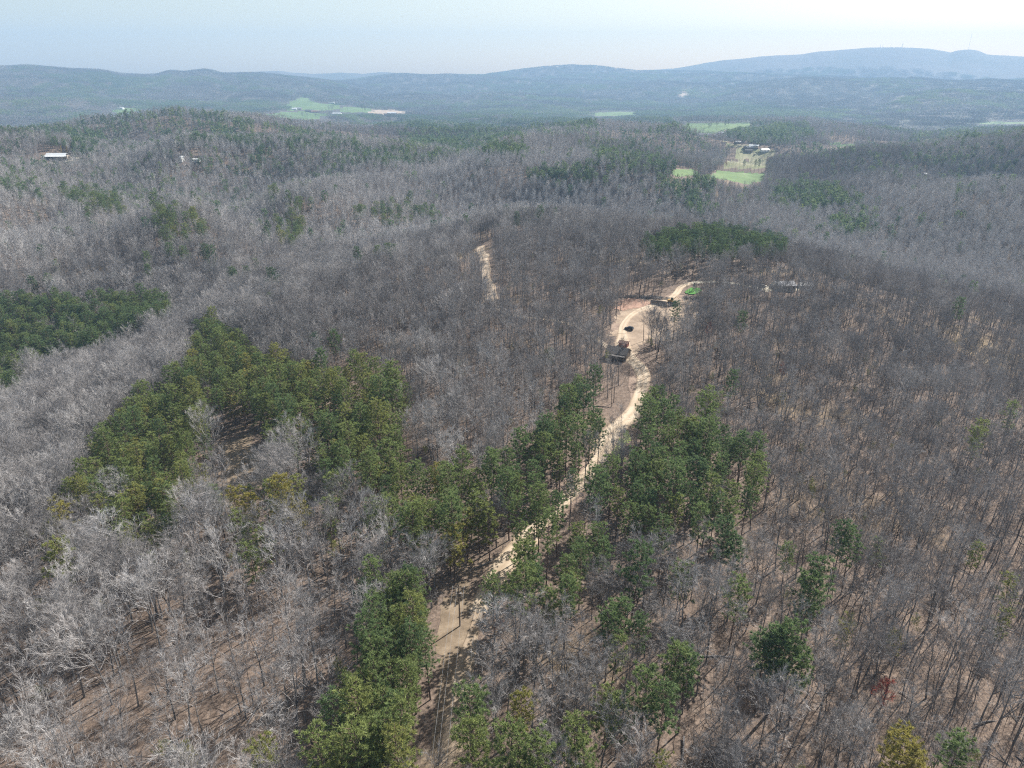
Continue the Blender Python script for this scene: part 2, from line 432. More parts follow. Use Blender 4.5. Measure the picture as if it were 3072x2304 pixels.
def WX(x, y): return fbm(x / 55, y / 55, 95, 3) * 3.2
def WY(x, y): return fbm(x / 75, y / 75, 97, 3) * 1.3
def build_ground():
    nr, na = GX.shape
    closed = True
    V = np.stack([GX, GY, GZ], 2).reshape(-1, 3)
    V = np.vstack([V, [0, 0, float(GZ[0].mean())]])
    i = np.arange(nr - 1)[:, None]; j = np.arange(na)[None]
    jn = (j + 1) % na
    F = np.stack([i * na + j, (i + 1) * na + j, (i + 1) * na + jn, i * na + jn], 2).reshape(-1, 4)
    C = V[F].mean(1); r = np.hypot(C[:, 0], C[:, 1]); px, py = project(C[:, 0], C[:, 1], C[:, 2])
    owner = np.zeros(len(F), int)
    for k, (nm, mt, r0, r1, poly) in enumerate(FIELDS):
        owner[(owner == 0) & (C[:, 1] > 0) & (r > r0) & (r < r1) & inpoly(px + WX(C[:, 0], C[:, 1]), py + WY(C[:, 0], C[:, 1]), poly)] = k + 1
    owner[(owner == 0) & (r > 2900)] = -1
    def make(name, faces, mat, extra=None):
        used, inv = np.unique(faces.ravel(), return_inverse=True)
        me = bpy.data.meshes.new(name)
        fs = [tuple(f[::-1]) for f in inv.reshape(-1, 4).tolist()]
        if extra: fs = fs + extra(used)
        me.from_pydata(V[used].tolist(), [], fs); me.materials.append(mat)
        me.polygons.foreach_set("use_smooth", [True] * len(me.polygons)); me.update()
        o = bpy.data.objects.new(name, me); COL.objects.link(o); o["kind"] = "structure"
        return o
    def fan(used):
        c = int(np.searchsorted(used, len(V) - 1))
        return [(c, (k + 1) % na, k) for k in range(na)]
    F0 = F[owner == 0]
    g = make("ground", np.vstack([F0, [[len(V) - 1] * 4]])[:-1] if False else F0, M_floor)
    # the patch right below the camera
    me = bpy.data.meshes.new("ground"); me.from_pydata([V[-1].tolist()] + V[:na].tolist(), [], [(0, k + 1, (k + 1) % na + 1) for k in range(na)])
    me.materials.append(M_floor); o = bpy.data.objects.new("ground", me); COL.objects.link(o); o["kind"] = "structure"
    make("hills", F[owner == -1], M_hill)
    for k, (nm, mt, r0, r1, poly) in enumerate(FIELDS):
        if (owner == k + 1).any(): make(nm, F[owner == k + 1], mt)
build_ground()
def field_index(x, y, z):
    """ground inside a field, or so close in front of one that tall trees are not let grow there"""
    r = np.hypot(x, y); hit = np.zeros(np.shape(x), bool)
    for h in (0, 9, 17):
        px, py = project(x, y, z + h)
        for nm, mt, r0, r1, poly in FIELDS:
            hit |= (r > r0 * (1 if h == 0 else .9) - 10) & (r < r1) & inpoly(px + WX(x, y), py + WY(x, y), poly)
    return hit
# ------------------------------------------------------------------ tree shapes
def rnd_perp(d, rg):
    a = d.orthogonal().normalized(); b = d.cross(a); t = rg.uniform(0, 2 * math.pi)
    return a * math.cos(t) + b * math.sin(t)
def spike(mb, p, d, L, r, mi):
    """a twig: three long faces meeting in a point"""
    a = d.orthogonal().normalized(); b = d.cross(a)
    q = [p + (a * math.cos(t) + b * math.sin(t)) * r for t in (0, 2.1, 4.2)]
    mb.add(q + [p + d * L], [(0, 1, 3), (1, 2, 3), (2, 0, 3)], mi)
def bare_shape(seed, H, lo=0.45, spread=0.55, limbs=14, sub=6, twigs=5, girth=1.0, tw=0.020, twl=1.25, fork=False):
    """leafless tree; returns (trunk, crown) as two MB"""
    rg = random.Random(seed); T, C = MB(), MB()
    lean = Vector((rg.uniform(-.05, .05), rg.uniform(-.05, .05), 0))
    def trunk_line(p0, d, L, r0, n=7):
        pts, rad, p = [p0.copy()], [r0], p0.copy()
        for i in range(n):
            d = (d + Vector((rg.uniform(-.07, .07), rg.uniform(-.07, .07), 0.05))).normalized()
            p = p + d * L / n; pts.append(p.copy()); rad.append(max(0.03, r0 * (1 - 0.93 * (i + 1) / n)))
        return pts, rad
    r0 = (0.009 * H + 0.02) * girth
    pts, rad = trunk_line(Vector((0, 0, -0.5)), (Vector((0, 0, 1)) + lean).normalized(), H, r0)
    T.tube(pts, rad, 5, cap=False)
    leaders = [(pts, rad, lo)]
    if fork:
        k = 3
        for _ in range(2 if rg.random() < .5 else 1):
            d = (Vector((0, 0, 1)) + rnd_perp(Vector((0, 0, 1)), rg) * 0.55).normalized()
            p2, r2 = trunk_line(pts[k], d, H * 0.55, rad[k] * 0.75, 5)
            T.tube(p2, r2, 5, cap=False); leaders.append((p2, r2, 0.2))
    for pts_, rad_, lo_ in leaders:
        n = limbs if pts_ is pts else int(limbs * 0.6)
        m = len(pts_) - 1
        for i in range(n):
            f = lo_ + (1 - lo_) * (i + rg.random()) / n; f = min(f, 0.985)
            k = min(int(f * m), m - 1); u = f * m - k
            p = pts_[k].lerp(pts_[k + 1], u); rr = rad_[k] * (1 - u) + rad_[k + 1] * u
            rise = rg.uniform(0.55, 1.15) + 0.7 * (f - lo_)
            d = (rnd_perp(Vector((0, 0, 1)), rg) * spread * 1.7 + Vector((0, 0, rise))).normalized()
            L = H * 0.30 * (1.12 - 0.75 * (f - lo_) / (1 - lo_ + 1e-6)) * rg.uniform(0.65, 1.2) * (0.6 + spread)
            r1 = min(rr * 0.62, 0.12 * girth) * rg.uniform(0.6, 1)
            q, lp, lr = p.copy(), [p.copy()], [r1]
            for s in range(4):
                d = (d + Vector((rg.uniform(-.24, .24), rg.uniform(-.24, .24), rg.uniform(-.08, .22)))).normalized()
                q = q + d * L / 4; lp.append(q.copy()); lr.append(r1 * (1 - 0.8 * (s + 1) / 4))
            C.tube(lp, lr, 3, cap=False)
            for j in range(sub):
                g = 0.25 + 0.75 * (j + rg.random()) / sub; kk = min(int(g * 4), 3); b0 = lp[kk].lerp(lp[kk + 1], g * 4 - kk)
                dm = (lp[kk + 1] - lp[kk]).normalized()
                d2 = (dm + rnd_perp(dm, rg) * rg.uniform(0.6, 1.1) + Vector((0, 0, .25))).normalized()
                L2 = L * 0.42 * rg.uniform(0.6, 1.2) * (1.15 - 0.5 * g)
                e0 = b0 + d2 * L2 * 0.5; d3 = (d2 + rnd_perp(d2, rg) * 0.35).normalized(); e1 = e0 + d3 * L2 * 0.5
                C.tube([b0, e0, e1], [0.028, 0.02, 0.010], 3, cap=False)
                for t in range(twigs):
                    h = 0.2 + 0.8 * (t + rg.random()) / twigs
                    b1 = b0.lerp(e0, h * 2) if h < .5 else e0.lerp(e1, h * 2 - 1)
                    dt = (d3 + rnd_perp(d3, rg) * rg.uniform(0.4, 1.2) + Vector((0, 0, .2))).normalized()
                    spike(C, b1, dt, twl * rg.uniform(0.6, 1.3), tw, 0)
    return T, C
def bare_light(seed, H, n=70, spread=0.5, lo=0.42, w=0.07, girth=1.0):
    """the same kind of tree with fewer, stouter twigs for the middle distance"""
    rg = random.Random(seed); T, C = MB(), MB()
    top = Vector((rg.uniform(-.6, .6), rg.uniform(-.6, .6), H)); mid = top * 0.5 + Vector((rg.uniform(-.3, .3), rg.uniform(-.3, .3), 0))
    T.tube([Vector((0, 0, -0.5)), mid, top], [0.2 * girth, 0.13 * girth, 0.04], 3, cap=False)
    for i in range(n):
        f = lo + (1 - lo) * rg.random() ** 0.8; p = mid.lerp(top, (f - .5) * 2) if f > .5 else mid * (f * 2)
        d = (rnd_perp(Vector((0, 0, 1)), rg) * spread * 1.6 + Vector((0, 0, rg.uniform(.4, 1.2)))).normalized()
        L = H * 0.27 * (1.2 - 0.8 * (f - lo) / (1 - lo)) * rg.uniform(.6, 1.2)
        e = p + d * L; k = p.lerp(e, rg.uniform(.3, .7))
        spike(C, p, d, L, w, 0)
        for _ in range(3):
            spike(C, p.lerp(e, rg.uniform(.35, .9)), (d + rnd_perp(d, rg) * 0.9 + Vector((0, 0, .2))).normalized(), L * rg.uniform(.35, .6), w * 0.65, 0)
    return T, C
def needles(mb, c, out, size, n, rg, mi=0, wide=0.36):
    """a tuft of needle sprays round a twig end"""
    for i in range(n):
        d = (Vector((rg.gauss(0, 1), rg.gauss(0, 1), rg.gauss(0.35, .8))).normalized() + out * 0.55).normalized()
        s = d.orthogonal().normalized(); s = (s * math.cos(rg.random() * 6.3) + d.cross(s) * math.sin(rg.random() * 6.3)).normalized()
        b = c + Vector((rg.uniform(-.3, .3), rg.uniform(-.3, .3), rg.uniform(-.2, .2))) * size
        w = size * wide * rg.uniform(.7, 1.2)
        mb.add([b - s * w * .5, b + s * w * .5, b + d * size * rg.uniform(.8, 1.25)], [(0, 1, 2)], mi)
def pine_shape(seed, H, lo=0.45, W=3.2, n=46, form='round', tuft=25, size=0.52, wide=0.27, girth=1.0):
    rg = random.Random(seed); T, C = MB(), MB()
    pts, rad, p = [Vector((0, 0, -0.5))], [(0.0085 * H + .03) * girth], Vector((0, 0, -0.5)); d = Vector((rg.uniform(-.03, .03), rg.uniform(-.03, .03), 1)).normalized()
    r0 = rad[0]
    for i in range(6):
        d = (d + Vector((rg.uniform(-.035, .035), rg.uniform(-.035, .035), .05))).normalized(); p = p + d * H / 6
        pts.append(p.copy()); rad.append(r0 * (1 - .9 * (i + 1) / 6))
    T.tube(pts, rad, 5, cap=False)
    lop = [rg.uniform(.75, 1.2) for _ in range(8)]
    for i in range(n):
        f = lo + (1 - lo) * ((i + rg.random()) / n) ** 0.92
        u = (f - lo) / (1 - lo); k = min(int(f * 6), 5); b = pts[k].lerp(pts[k + 1], f * 6 - k)
        if form == 'round': prof = (0.45 + 1.1 * u) if u < .4 else 0.89 * math.sqrt(max(0, 1 - ((u - .4) / .63) ** 2)) + .06
        elif form == 'cone': prof = 1.02 - 0.86 * u if u > .12 else .6 + 2.3 * u
        elif form == 'full': prof = (.55 + 1.6 * u) if u < .28 else 1.0 - .12 * u if u < .72 else .914 * math.sqrt(max(0, 1 - ((u - .72) / .30) ** 2)) + .08
        else: prof = 0.75 + 0.35 * math.sin(u * 17 + seed) if u < .8 else 0.9 * (1.15 - u) / .35
        az = i * 2.4 + rg.uniform(-.5, .5)
        L = W * prof * rg.uniform(.7, 1.12) * lop[int((az % 6.283) / 6.2832 * 8) % 8]
        up = (-0.05 + 0.75 * u if form != 'layer' else 0.02 + .3 * u) + rg.uniform(-.12, .2)
        d = Vector((math.cos(az), math.sin(az), up)).normalized()
        e = b + d * L * .6; e2 = e + (d + Vector((0, 0, .25))).normalized() * L * .4
        C.tube([b, e, e2], [0.05, 0.035, 0.015], 3, mi=1, cap=False)
        m = max(2, int(L / 0.75))
        for j in range(m):
            g = 0.35 + 0.65 * (j + .6) / m; q = b.lerp(e2, g)
            q = q + Vector((rg.uniform(-.5, .5), rg.uniform(-.5, .5), rg.uniform(-.1, .25))) * (0.5 + .5 * L / W)
            needles(C, q, d, size * rg.uniform(.8, 1.2), tuft, rg, 0, wide)
    needles(C, pts[-1], Vector((0, 0, 1)), size, tuft * 2, rg, 0, wide)
    return T, C
def pine_light(seed, H, lo=0.4, W=3.2, n=34, form='round', size=1.5):
    rg = random.Random(seed); T, C = MB(), MB()
    T.tube([Vector((0, 0, -.5)), Vector((0, 0, H))], [.2, .06], 3, cap=False)
    for i in range(n):
        u = ((i + rg.random()) / n) ** .9
        prof = (0.5 + 1.0 * u) if u < .4 else 0.9 * math.sqrt(max(0, 1 - ((u - .4) / .64) ** 2))
        if form == 'cone': prof = 1 - .85 * u
        az = rg.random() * 6.283; rr = W * prof * math.sqrt(rg.uniform(.15, 1))
        needles(C, Vector((rr * math.cos(az), rr * math.sin(az), H * (lo + (1 - lo) * u))), Vector((math.cos(az), math.sin(az), .4)) * .8, size * rg.uniform(.8, 1.2), 6, rg, 0, .55)
    return T, C
def tree_pieces(kind, seed, H, n, pine):
    mb = MB(); rg = random.Random(seed)
    T, C = (pine_light(seed, H, n=n, W=3.4, size=2.3) if pine else bare_light(seed, H, n=n, w=0.13, spread=.55))
    mb.add(T.v, T.f, 1); mb.add(C.v, C.f, 0)
    return mb
def grove_shape(seed, size, step, pine_share):
    """a square of forest for the far hills: every tree a few ragged leaf or twig masses"""
    rg = random.Random(seed); mb = MB(); k = int(size / step)
    for i in range(k):
        for j in range(k):
            x = (i + rg.random()) * step - size / 2; y = (j + rg.random()) * step - size / 2
            pine = rg.random() < pine_share; H = rg.uniform(14, 22); W = rg.uniform(3.4, 5.2) * (0.8 if pine else 1.0)
            for t in range(9 if not pine else 10):
                az = rg.random() * 6.283; u = rg.random(); pr = W * (1 - .55 * u) * math.sqrt(rg.random())
                c = Vector((x + pr * math.cos(az), y + pr * math.sin(az), H * (.45 + .5 * u)))
                d = (Vector((math.cos(az), math.sin(az), 1.1 if not pine else .3)) + Vector((rg.gauss(0, .5), rg.gauss(0, .5), 0))).normalized()
                s = d.cross(Vector((rg.gauss(0, 1), rg.gauss(0, 1), rg.gauss(0, 1)))).normalized()
                w = rg.uniform(.9, 1.5) * (1.3 if pine else .55); L = rg.uniform(3, 5)
                mb.add([c - s * w, c + s * w, c + d * L], [(0, 1, 2)], 0 if pine else 1)
    return mb

BARK_STOPS = [(0.0, (0.115, 0.103, 0.099)), (0.35, (0.265, 0.247, 0.237)), (0.65, (0.40, 0.38, 0.366)), (1.0, (0.52, 0.50, 0.485))]
M_trunk = toned("bark", [(p, tuple(v * .55 for v in c)) for p, c in BARK_STOPS], spot=.3)
M_twig = toned("twigs", BARK_STOPS, spot=.25, rnd=.3)
M_ptrunk = plain("pine_bark", (0.13, 0.09, 0.07), var=.4, scale=4)
PINE_STOPS = [(0.0, (0.075, 0.125, 0.070)), (0.4, (0.16, 0.225, 0.092)), (0.7, (0.24, 0.28, 0.095)), (1.0, (0.33, 0.29, 0.08))]
M_needle = toned("pine_needles", PINE_STOPS, transl=.42, spot=.35, rnd=.3, rough=.6)
M_redbud = plain("red_buds", (0.34, 0.10, 0.07), var=.4)
M_yelbud = plain("fresh_buds", (0.30, 0.31, 0.10), var=.35)
M_goldbud = plain("golden_leaves", (0.42, 0.30, 0.08), var=.35)

BARE = []   # (trunk mesh, crown mesh) near shapes
def reg(T, C, name, tm, cm):
    return (T.mesh(name + "_trunk", tm), C.mesh(name + "_crown", cm))
for k in range(6): BARE.append(reg(*bare_shape(100 + k, 17 + k * .9, lo=.5, spread=.42, limbs=12, sub=5, twigs=6), "upright", [M_trunk], [M_twig]))
for k in range(4): BARE.append(reg(*bare_shape(200 + k, 18 + k, lo=.38, spread=.72, limbs=16, sub=6, twigs=8, girth=1.25, fork=True), "spreading", [M_trunk], [M_twig]))
for k in range(3): BARE.append(reg(*bare_shape(300 + k, 13 + 2 * k, lo=.5, spread=.34, limbs=10, sub=4, twigs=5, girth=.7), "slender", [M_trunk], [M_twig]))
for k in range(2): BARE.append(reg(*bare_shape(330 + k, 8 + k, lo=.3, spread=.5, limbs=9, sub=4, twigs=4, girth=.6), "young", [M_trunk], [M_twig]))
BARE.append(reg(*bare_shape(400, 15, lo=.45, spread=.5, limbs=13, sub=5, twigs=8, tw=.05), "redbud", [M_trunk], [M_redbud]))
BARE.append(reg(*bare_shape(401, 12, lo=.3, spread=.6, limbs=13, sub=5, twigs=8, tw=.05), "yellowbud", [M_trunk], [M_yelbud]))
BARE.append(reg(*bare_shape(402, 17, lo=.30, spread=.62, limbs=24, sub=8, twigs=8, girth=1.1), "broom", [M_trunk], [M_twig]))
N_UP, N_SP, N_SL, N_YO = range(0, 6), range(6, 10), range(10, 13), range(13, 15)
I_RED, I_YEL, I_BROOM = 15, 16, 17
PINE = []
PM = [M_needle, M_ptrunk]
for k in range(4): PINE.append(reg(*pine_shape(500 + k, 19 + k, lo=.47, W=3.5 + .2 * k, n=56), "round_pine", [M_ptrunk], PM))
for k in range(3): PINE.append(reg(*pine_shape(520 + k, 16 + k, lo=.34, W=3.7, n=54, form='layer'), "layered_pine", [M_ptrunk], PM))
for k in range(3): PINE.append(reg(*pine_shape(540 + k, 21 + k, lo=.36, W=2.9, n=74, form='full', tuft=20), "plantation_pine", [M_ptrunk], PM))
for k in range(2): PINE.append(reg(*pine_shape(560 + k, 9 + k, lo=.15, W=2.6, n=36, form='cone'), "young_pine", [M_ptrunk], PM))
N_RND, N_LAY, N_PLT, N_YPI = range(0, 4), range(4, 7), range(7, 10), range(10, 12)

def shape_object(name, mb_or_meshes, mats):
    """a source for the woodland masses; not linked to the scene itself"""
    if isinstance(mb_or_meshes, tuple):
        bm = bmesh.new(); out = bpy.data.meshes.new(name)
        allm = []
        for me in mb_or_meshes:
            base = len(allm); allm += list(me.materials); n0 = len(bm.faces)
            bm.from_mesh(me); bm.faces.ensure_lookup_table()
            for f in bm.faces[n0:]: f.material_index += base
        bm.to_mesh(out); bm.free()
        for m in allm: out.materials.append(m)
    else:
        out = mb_or_meshes.mesh(name, mats)
    return bpy.data.objects.new(name, out)

def scatter_object(name, label, P, rot, scl, tone, idx, sources, kind="stuff"):
    """one object whose points each carry a copy of one of the sources"""
    me = bpy.data.meshes.new(name); me.vertices.add(len(P)); me.vertices.foreach_set("co", np.asarray(P, np.float32).ravel())
    a = me.attributes.new("turn", 'FLOAT_VECTOR', 'POINT'); a.data.foreach_set("vector", np.asarray(rot, np.float32).ravel())
    a = me.attributes.new("size", 'FLOAT_VECTOR', 'POINT'); a.data.foreach_set("vector", np.asarray(scl, np.float32).ravel())
    a = me.attributes.new("tone", 'FLOAT', 'POINT'); a.data.foreach_set("value", np.asarray(tone, np.float32))
    a = me.attributes.new("pick", 'INT', 'POINT'); a.data.foreach_set("value", np.asarray(idx, np.int32))
    o = bpy.data.objects.new(name, me); COL.objects.link(o); o["kind"] = kind
    if label: o["label"] = label
    ng = bpy.data.node_groups.new(name, 'GeometryNodeTree')
    ng.interface.new_socket("Geometry", in_out='INPUT', socket_type='NodeSocketGeometry')
    ng.interface.new_socket("Geometry", in_out='OUTPUT', socket_type='NodeSocketGeometry')
    N, L = ng.nodes, ng.links
    gi, go = N.new("NodeGroupInput"), N.new("NodeGroupOutput"); jn = N.new("GeometryNodeJoinGeometry")
    def attr(nm, ty):
        n = N.new("GeometryNodeInputNamedAttribute"); n.data_type = ty; n.inputs[0].default_value = nm
        return n.outputs[0]
    tv, sv, pv_ = attr("turn", 'FLOAT_VECTOR'), attr("size", 'FLOAT_VECTOR'), attr("pick", 'INT')
    e2r = N.new("FunctionNodeEulerToRotation"); L.new(tv, e2r.inputs[0])
    for k, s in enumerate(sources):
        cmpn = N.new("FunctionNodeCompare"); cmpn.data_type = 'INT'; cmpn.operation = 'EQUAL'
        ins = [q for q in cmpn.inputs if q.type == 'INT']; L.new(pv_, ins[0]); ins[1].default_value = k
        oi = N.new("GeometryNodeObjectInfo"); oi.inputs[0].default_value = s; oi.inputs[1].default_value = True
        ip = N.new("GeometryNodeInstanceOnPoints")
        L.new(gi.outputs[0], ip.inputs["Points"]); L.new(cmpn.outputs[0], ip.inputs["Selection"]); L.new(oi.outputs["Geometry"], ip.inputs["Instance"])
        L.new(e2r.outputs[0], ip.inputs["Rotation"]); L.new(sv, ip.inputs["Scale"]); L.new(ip.outputs[0], jn.inputs[0])
    L.new(jn.outputs[0], go.inputs[0])
    md = o.modifiers.new("scatter", 'NODES'); md.node_group = ng
    return o

# ------------------------------------------------------------------ where things grow
S = 1024 / 2212.0
def sc(poly): return [(x * S, y * S) for x, y in poly]
# pine stands: outline in the picture (crown height), spacing, share of pines, shapes, tone, distance limits, scale, name
STANDS = [
 ("A", sc([(415,745),(455,700),(505,715),(560,765),(650,790),(760,790),(870,830),(890,880),(800,915),(700,905),(650,885),(560,890),(540,930),(450,900),(400,840)]), 4.9, .86, 'mix', .58, 80, 600, 1.0),
 ("B", sc([(390,800),(450,870),(450,930),(440,1010),(400,1060),(390,1110),(340,1140),(260,1150),(200,1100),(150,1090),(165,1040),(190,970),(250,900),(330,850)]), 4.9, .86, 'mix', .58, 80, 600, 1.0),
 ("C", sc([(560,880),(700,890),(800,900),(885,930),(890,985),(840,1030),(800,1060),(700,1050),(690,960),(590,950)]), 5.0, .85, 'mix', .55, 80, 600, 1.0),
 ("D", sc([(900,985),(990,990),(1050,1060),(1065,1130),(1030,1180),(960,1200),(860,1170),(790,1110),(780,1070),(840,1030)]), 5.0, .84, 'mix', .55, 80, 600, 1.0),
 ("E", sc([(460,1070),(540,1050),(640,1060),(745,1080),(745,1110),(640,1110),(560,1180),(500,1120)]), 6.2, .6, 'lay', .68, 80, 600, 1.0),
 ("F", sc([(1250,830),(1320,835),(1325,890),(1285,950),(1250,1000),(1240,1050),(1180,1085),(1140,1110),(1065,1080),(1050,1030),(1110,960),(1200,930),(1215,860)]), 5.0, .84, 'rnd', .44, 80, 600, 1.0),
 ("G", sc([(1368,860),(1430,855),(1480,910),(1560,930),(1640,985),(1655,1070),(1600,1105),(1530,1140),(1440,1165),(1330,1135),(1290,1090),(1285,1030),(1345,1000),(1395,960)]), 5.2, .82, 'rnd', .44, 80, 600, 1.05),
 ("H", sc([(1065,1150),(1160,1085),(1265,1110),(1305,1190),(1250,1235),(1180,1265),(1100,1240),(1070,1190)]), 5.2, .85, 'rnd', .5, 80, 600, 1.0),
 ("I", sc([(1020,1250),(1120,1210),(1200,1245),(1290,1290),(1400,1325),(1415,1390),(1340,1400),(1200,1350),(1080,1335),(1030,1335)]), 5.0, .85, 'rnd', .5, 80, 600, 1.0),
 ("P", sc([(790,1235),(860,1245),(948,1280),(948,1340),(932,1440),(915,1560),(890,1660),(720,1650),(732,1560),(745,1480),(782,1380),(795,1300)]), 3.5, 1.0, 'plt', .50, 60, 400, 1.0),
 ("L", sc([(-60,640),(60,655),(180,650),(330,645),(378,665),(360,692),(290,722),(220,750),(150,765),(60,790),(40,840),(-60,860)]), 5.0, .95, 'rnd', .42, 250, 700, 1.05),
 ("K", sc([(1385,512),(1460,492),(1560,492),(1690,508),(1695,535),(1560,542),(1480,537),(1388,547)]), 4.9, .85, 'rnd', .22, 400, 900, .78),
 ("m", sc([(330,450),(430,440),(450,520),(400,540),(340,520)]), 7, .6, 'mix', .5, 400, 1200, 1.22),
 ("m", sc([(580,420),(650,430),(660,530),(610,530),(590,480)]), 7.5, .55, 'mix', .5, 400, 1200, 1.22),
 ("m", sc([(120,415),(260,420),(280,470),(180,465)]), 7.5, .5, 'mix', .45, 400, 1200, 1.22),
 ("m", sc([(760,445),(900,440),(960,470),(860,490),(770,480)]), 7.5, .45, 'mix', .4, 400, 1200, 1.22),
]
MIDP = [  # stands of pine in the middle and far distance: outline, share
 (sc([(-200,245),(100,255),(190,268),(175,300),(60,290),(-200,290)]), .5), (sc([(155,268),(200,262),(230,300),(190,340),(155,335)]), .95),
 (sc([(190,262),(330,238),(480,245),(560,268),(720,290),(830,300),(900,320),(900,362),(700,330),(560,322),(470,300),(350,296),(250,288)]), .6),
 (sc([(860,283),(1130,293),(1140,335),(1000,330),(880,320)]), .92), (sc([(700,325),(840,330),(1000,330),(1000,350),(850,350),(700,345)]), .5),
 (sc([(720,255),(1000,250),(1270,258),(1300,278),(1000,287),(820,275),(720,268)]), .85), (sc([(1130,368),(1280,352),(1420,368),(1545,392),(1530,425),(1380,405),(1250,392),(1140,392)]), .85),
 (sc([(1250,312),(1330,300),(1440,330),(1480,365),(1400,372),(1300,352)]), .7), (sc([(1330,252),(1440,252),(1470,275),(1400,270),(1330,262)]), .75), (sc([(1440,420),(1540,400),(1560,440),(1530,470),(1460,450)]), .5),
 (sc([(1670,405),(1740,382),(1840,415),(1870,450),(1760,455),(1650,445)]), .85), (sc([(1820,430),(1890,455),(1925,490),(1850,512),(1780,492)]), .75),
 (sc([(1560,285),(1640,262),(1740,265),(1765,292),(1700,312),(1590,302)]), .9), (sc([(1790,252),(1960,258),(2320,285),(2320,335),(2100,305),(1900,282)]), .55),
 (sc([(1950,340),(2100,332),(2320,350),(2320,385),(2060,362)]), .6), (sc([(1700,320),(1830,310),(1900,335),(1780,345)]), .6), (sc([(2020,400),(2212,410),(2212,440),(2080,430)]), .3),
 (sc([(2035,645),(2110,640),(2120,675),(2060,695)]), .7), (sc([(1900,480),(1980,470),(2000,500),(1920,520)]), .4),
 (sc([(0,390),(90,400),(90,425),(0,420)]), .4), (sc([(480,330),(560,320),(600,345),(520,350)]), .5),
 (sc([(1080,455),(1160,452),(1170,480),(1090,480)]), .3), (sc([(0,180),(100,185),(260,200),(100,215),(0,210)]), .6),
 (sc([(1470,268),(1500,262),(1520,285),(1490,290)]), .4), (sc([(250,200),(400,190),(500,215),(330,235)]), .5),
]
SINGLES = [  # single pines: column, row of the crown, scale, shape group, tone
 (130,1225,1.05,'rnd',.72),(195,1165,.8,'ypi',.85),(400,1632,.9,'ypi',.85),(1432,1150,.9,'rnd',.42),(1472,1222,.95,'lay',.5),(1368,1240,1.1,'rnd',.35),(1565,1165,1.1,'rnd',.30),(1592,1192,.95,'rnd',.33),
 (1590,1300,.9,'rnd',.45),(1765,1262,1.15,'rnd',.36),(1752,1290,1.1,'rnd',.40),(1690,1390,1.15,'rnd',.42),(1655,1405,1.05,'rnd',.38),(1712,1425,1.05,'rnd',.45),(1680,1425,.95,'rnd',.38),(1728,1450,.9,'rnd',.5),
 (1452,1425,1.1,'rnd',.40),(1482,1450,1.0,'rnd',.42),(1310,1490,1.0,'lay',.55),(1340,1500,1.0,'lay',.5),(1395,1490,1.05,'rnd',.52),(1430,1520,1.0,'rnd',.5),(1120,1522,.85,'rnd',.75),(1025,1552,1.0,'rnd',.52),
 (1030,1620,1.05,'rnd',.55),(1090,1640,1.05,'rnd',.55),(1160,1640,1.05,'rnd',.55),(1130,1650,1.0,'lay',.6),(1250,1595,1.0,'rnd',.52),(1265,1640,.9,'lay',.5),(1818,1165,.9,'rnd',.28),(1838,1190,.85,'rnd',.36),(2108,1188,.75,'rnd',.80),
 (1985,1642,.95,'rnd',1.05),(1955,1655,.95,'rnd',1.0),(2058,1650,.95,'rnd',.4),(690,1642,1.1,'plt',.72),(750,1655,1.1,'plt',.7),(865,1652,1.1,'plt',.7),(560,1655,.9,'rnd',.7),(1700,1205,.7,'rnd',.4),(1240,1240,1.0,'lay',.6),
 (610,1080,1.15,'rnd',.85),(470,1075,.9,'rnd',.65),(115,1080,1.05,'lay',.88),(130,1110,1.05,'lay',.9),(110,1125,.95,'lay',.85),(430,695,.95,'lay',.42),(690,778,1.1,'rnd',.25),(685,745,.9,'rnd',.2),(722,742,.9,'rnd',.25),
 (75,612,1.05,'rnd',.32),(108,606,1.05,'rnd',.32),(50,640,1.0,'rnd',.32),(120,640,1.0,'rnd',.35),(315,562,1.05,'rnd',.38),(322,585,1.0,'rnd',.36),(372,548,1.0,'rnd',.3),(400,556,1.0,'rnd',.32),(455,558,1.1,'rnd',.3),(440,548,.9,'rnd',.3),
 (510,598,1.0,'rnd',.2),(535,592,.9,'rnd',.2),(588,605,1.1,'rnd',.15),(772,556,1.0,'rnd',.12),(812,545,1.0,'rnd',.3),(836,545,.9,'rnd',.3),(850,548,.9,'rnd',.3),(553,560,.9,'lay',.4),(500,600,.9,'rnd',.2),
 (578,490,1.1,'rnd',.25),(575,505,1.0,'rnd',.25),(640,495,1.1,'rnd',.3),(635,520,1.05,'rnd',.3),(585,645,.8,'rnd',.25),(270,750,.8,'lay',.4),(400,760,.8,'lay',.6),(365,758,.8,'lay',.6),(1578,825,.9,'rnd',.25),(1530,850,1.0,'lay',.6),(1548,860,.9,'lay',.62),
 (1460,672,.8,'rnd',.2),(1600,700,.8,'rnd',.3),(2070,665,1.0,'rnd',.4),(1190,760,.6,'lay',.5),(2125,910,1.0,'lay',.6),(2190,880,1.0,'lay',.6),(2110,940,.9,'lay',.62),(1165,465,.9,'rnd',.2),(1115,468,.9,'rnd',.2),
 (1905,1170,.7,'lay',.6),(2170,1330,.7,'lay',.8),(1830,1350,.6,'lay',.85),(1940,1365,.6,'lay',.8),(2190,1250,.8,'lay',.75),(1430,1640,.6,'lay',.8),(320,1210,.7,'lay',.6),(565,1150,1.0,'lay',.6),(540,1180,1.0,'lay',.65),
]
ROADPX = [(440,800),(446,768),(452,740),(458,715),(462,690),(465,668),(470,645),(478,612),(490,588),(500,570),(517,551),(530,535),(548,516),(565,500),(582,482),(597,463),(604,448),(611,434),(622,422),(633,411),(638,401),(642,390),(643,378),(637,366),(628,357),(623,346),(622,334),(624,324),(633,314),(648,307),(664,302),(676,294),(682,287),(692,283),(712,282),(742,285),(768,290),(792,290),(806,287)]
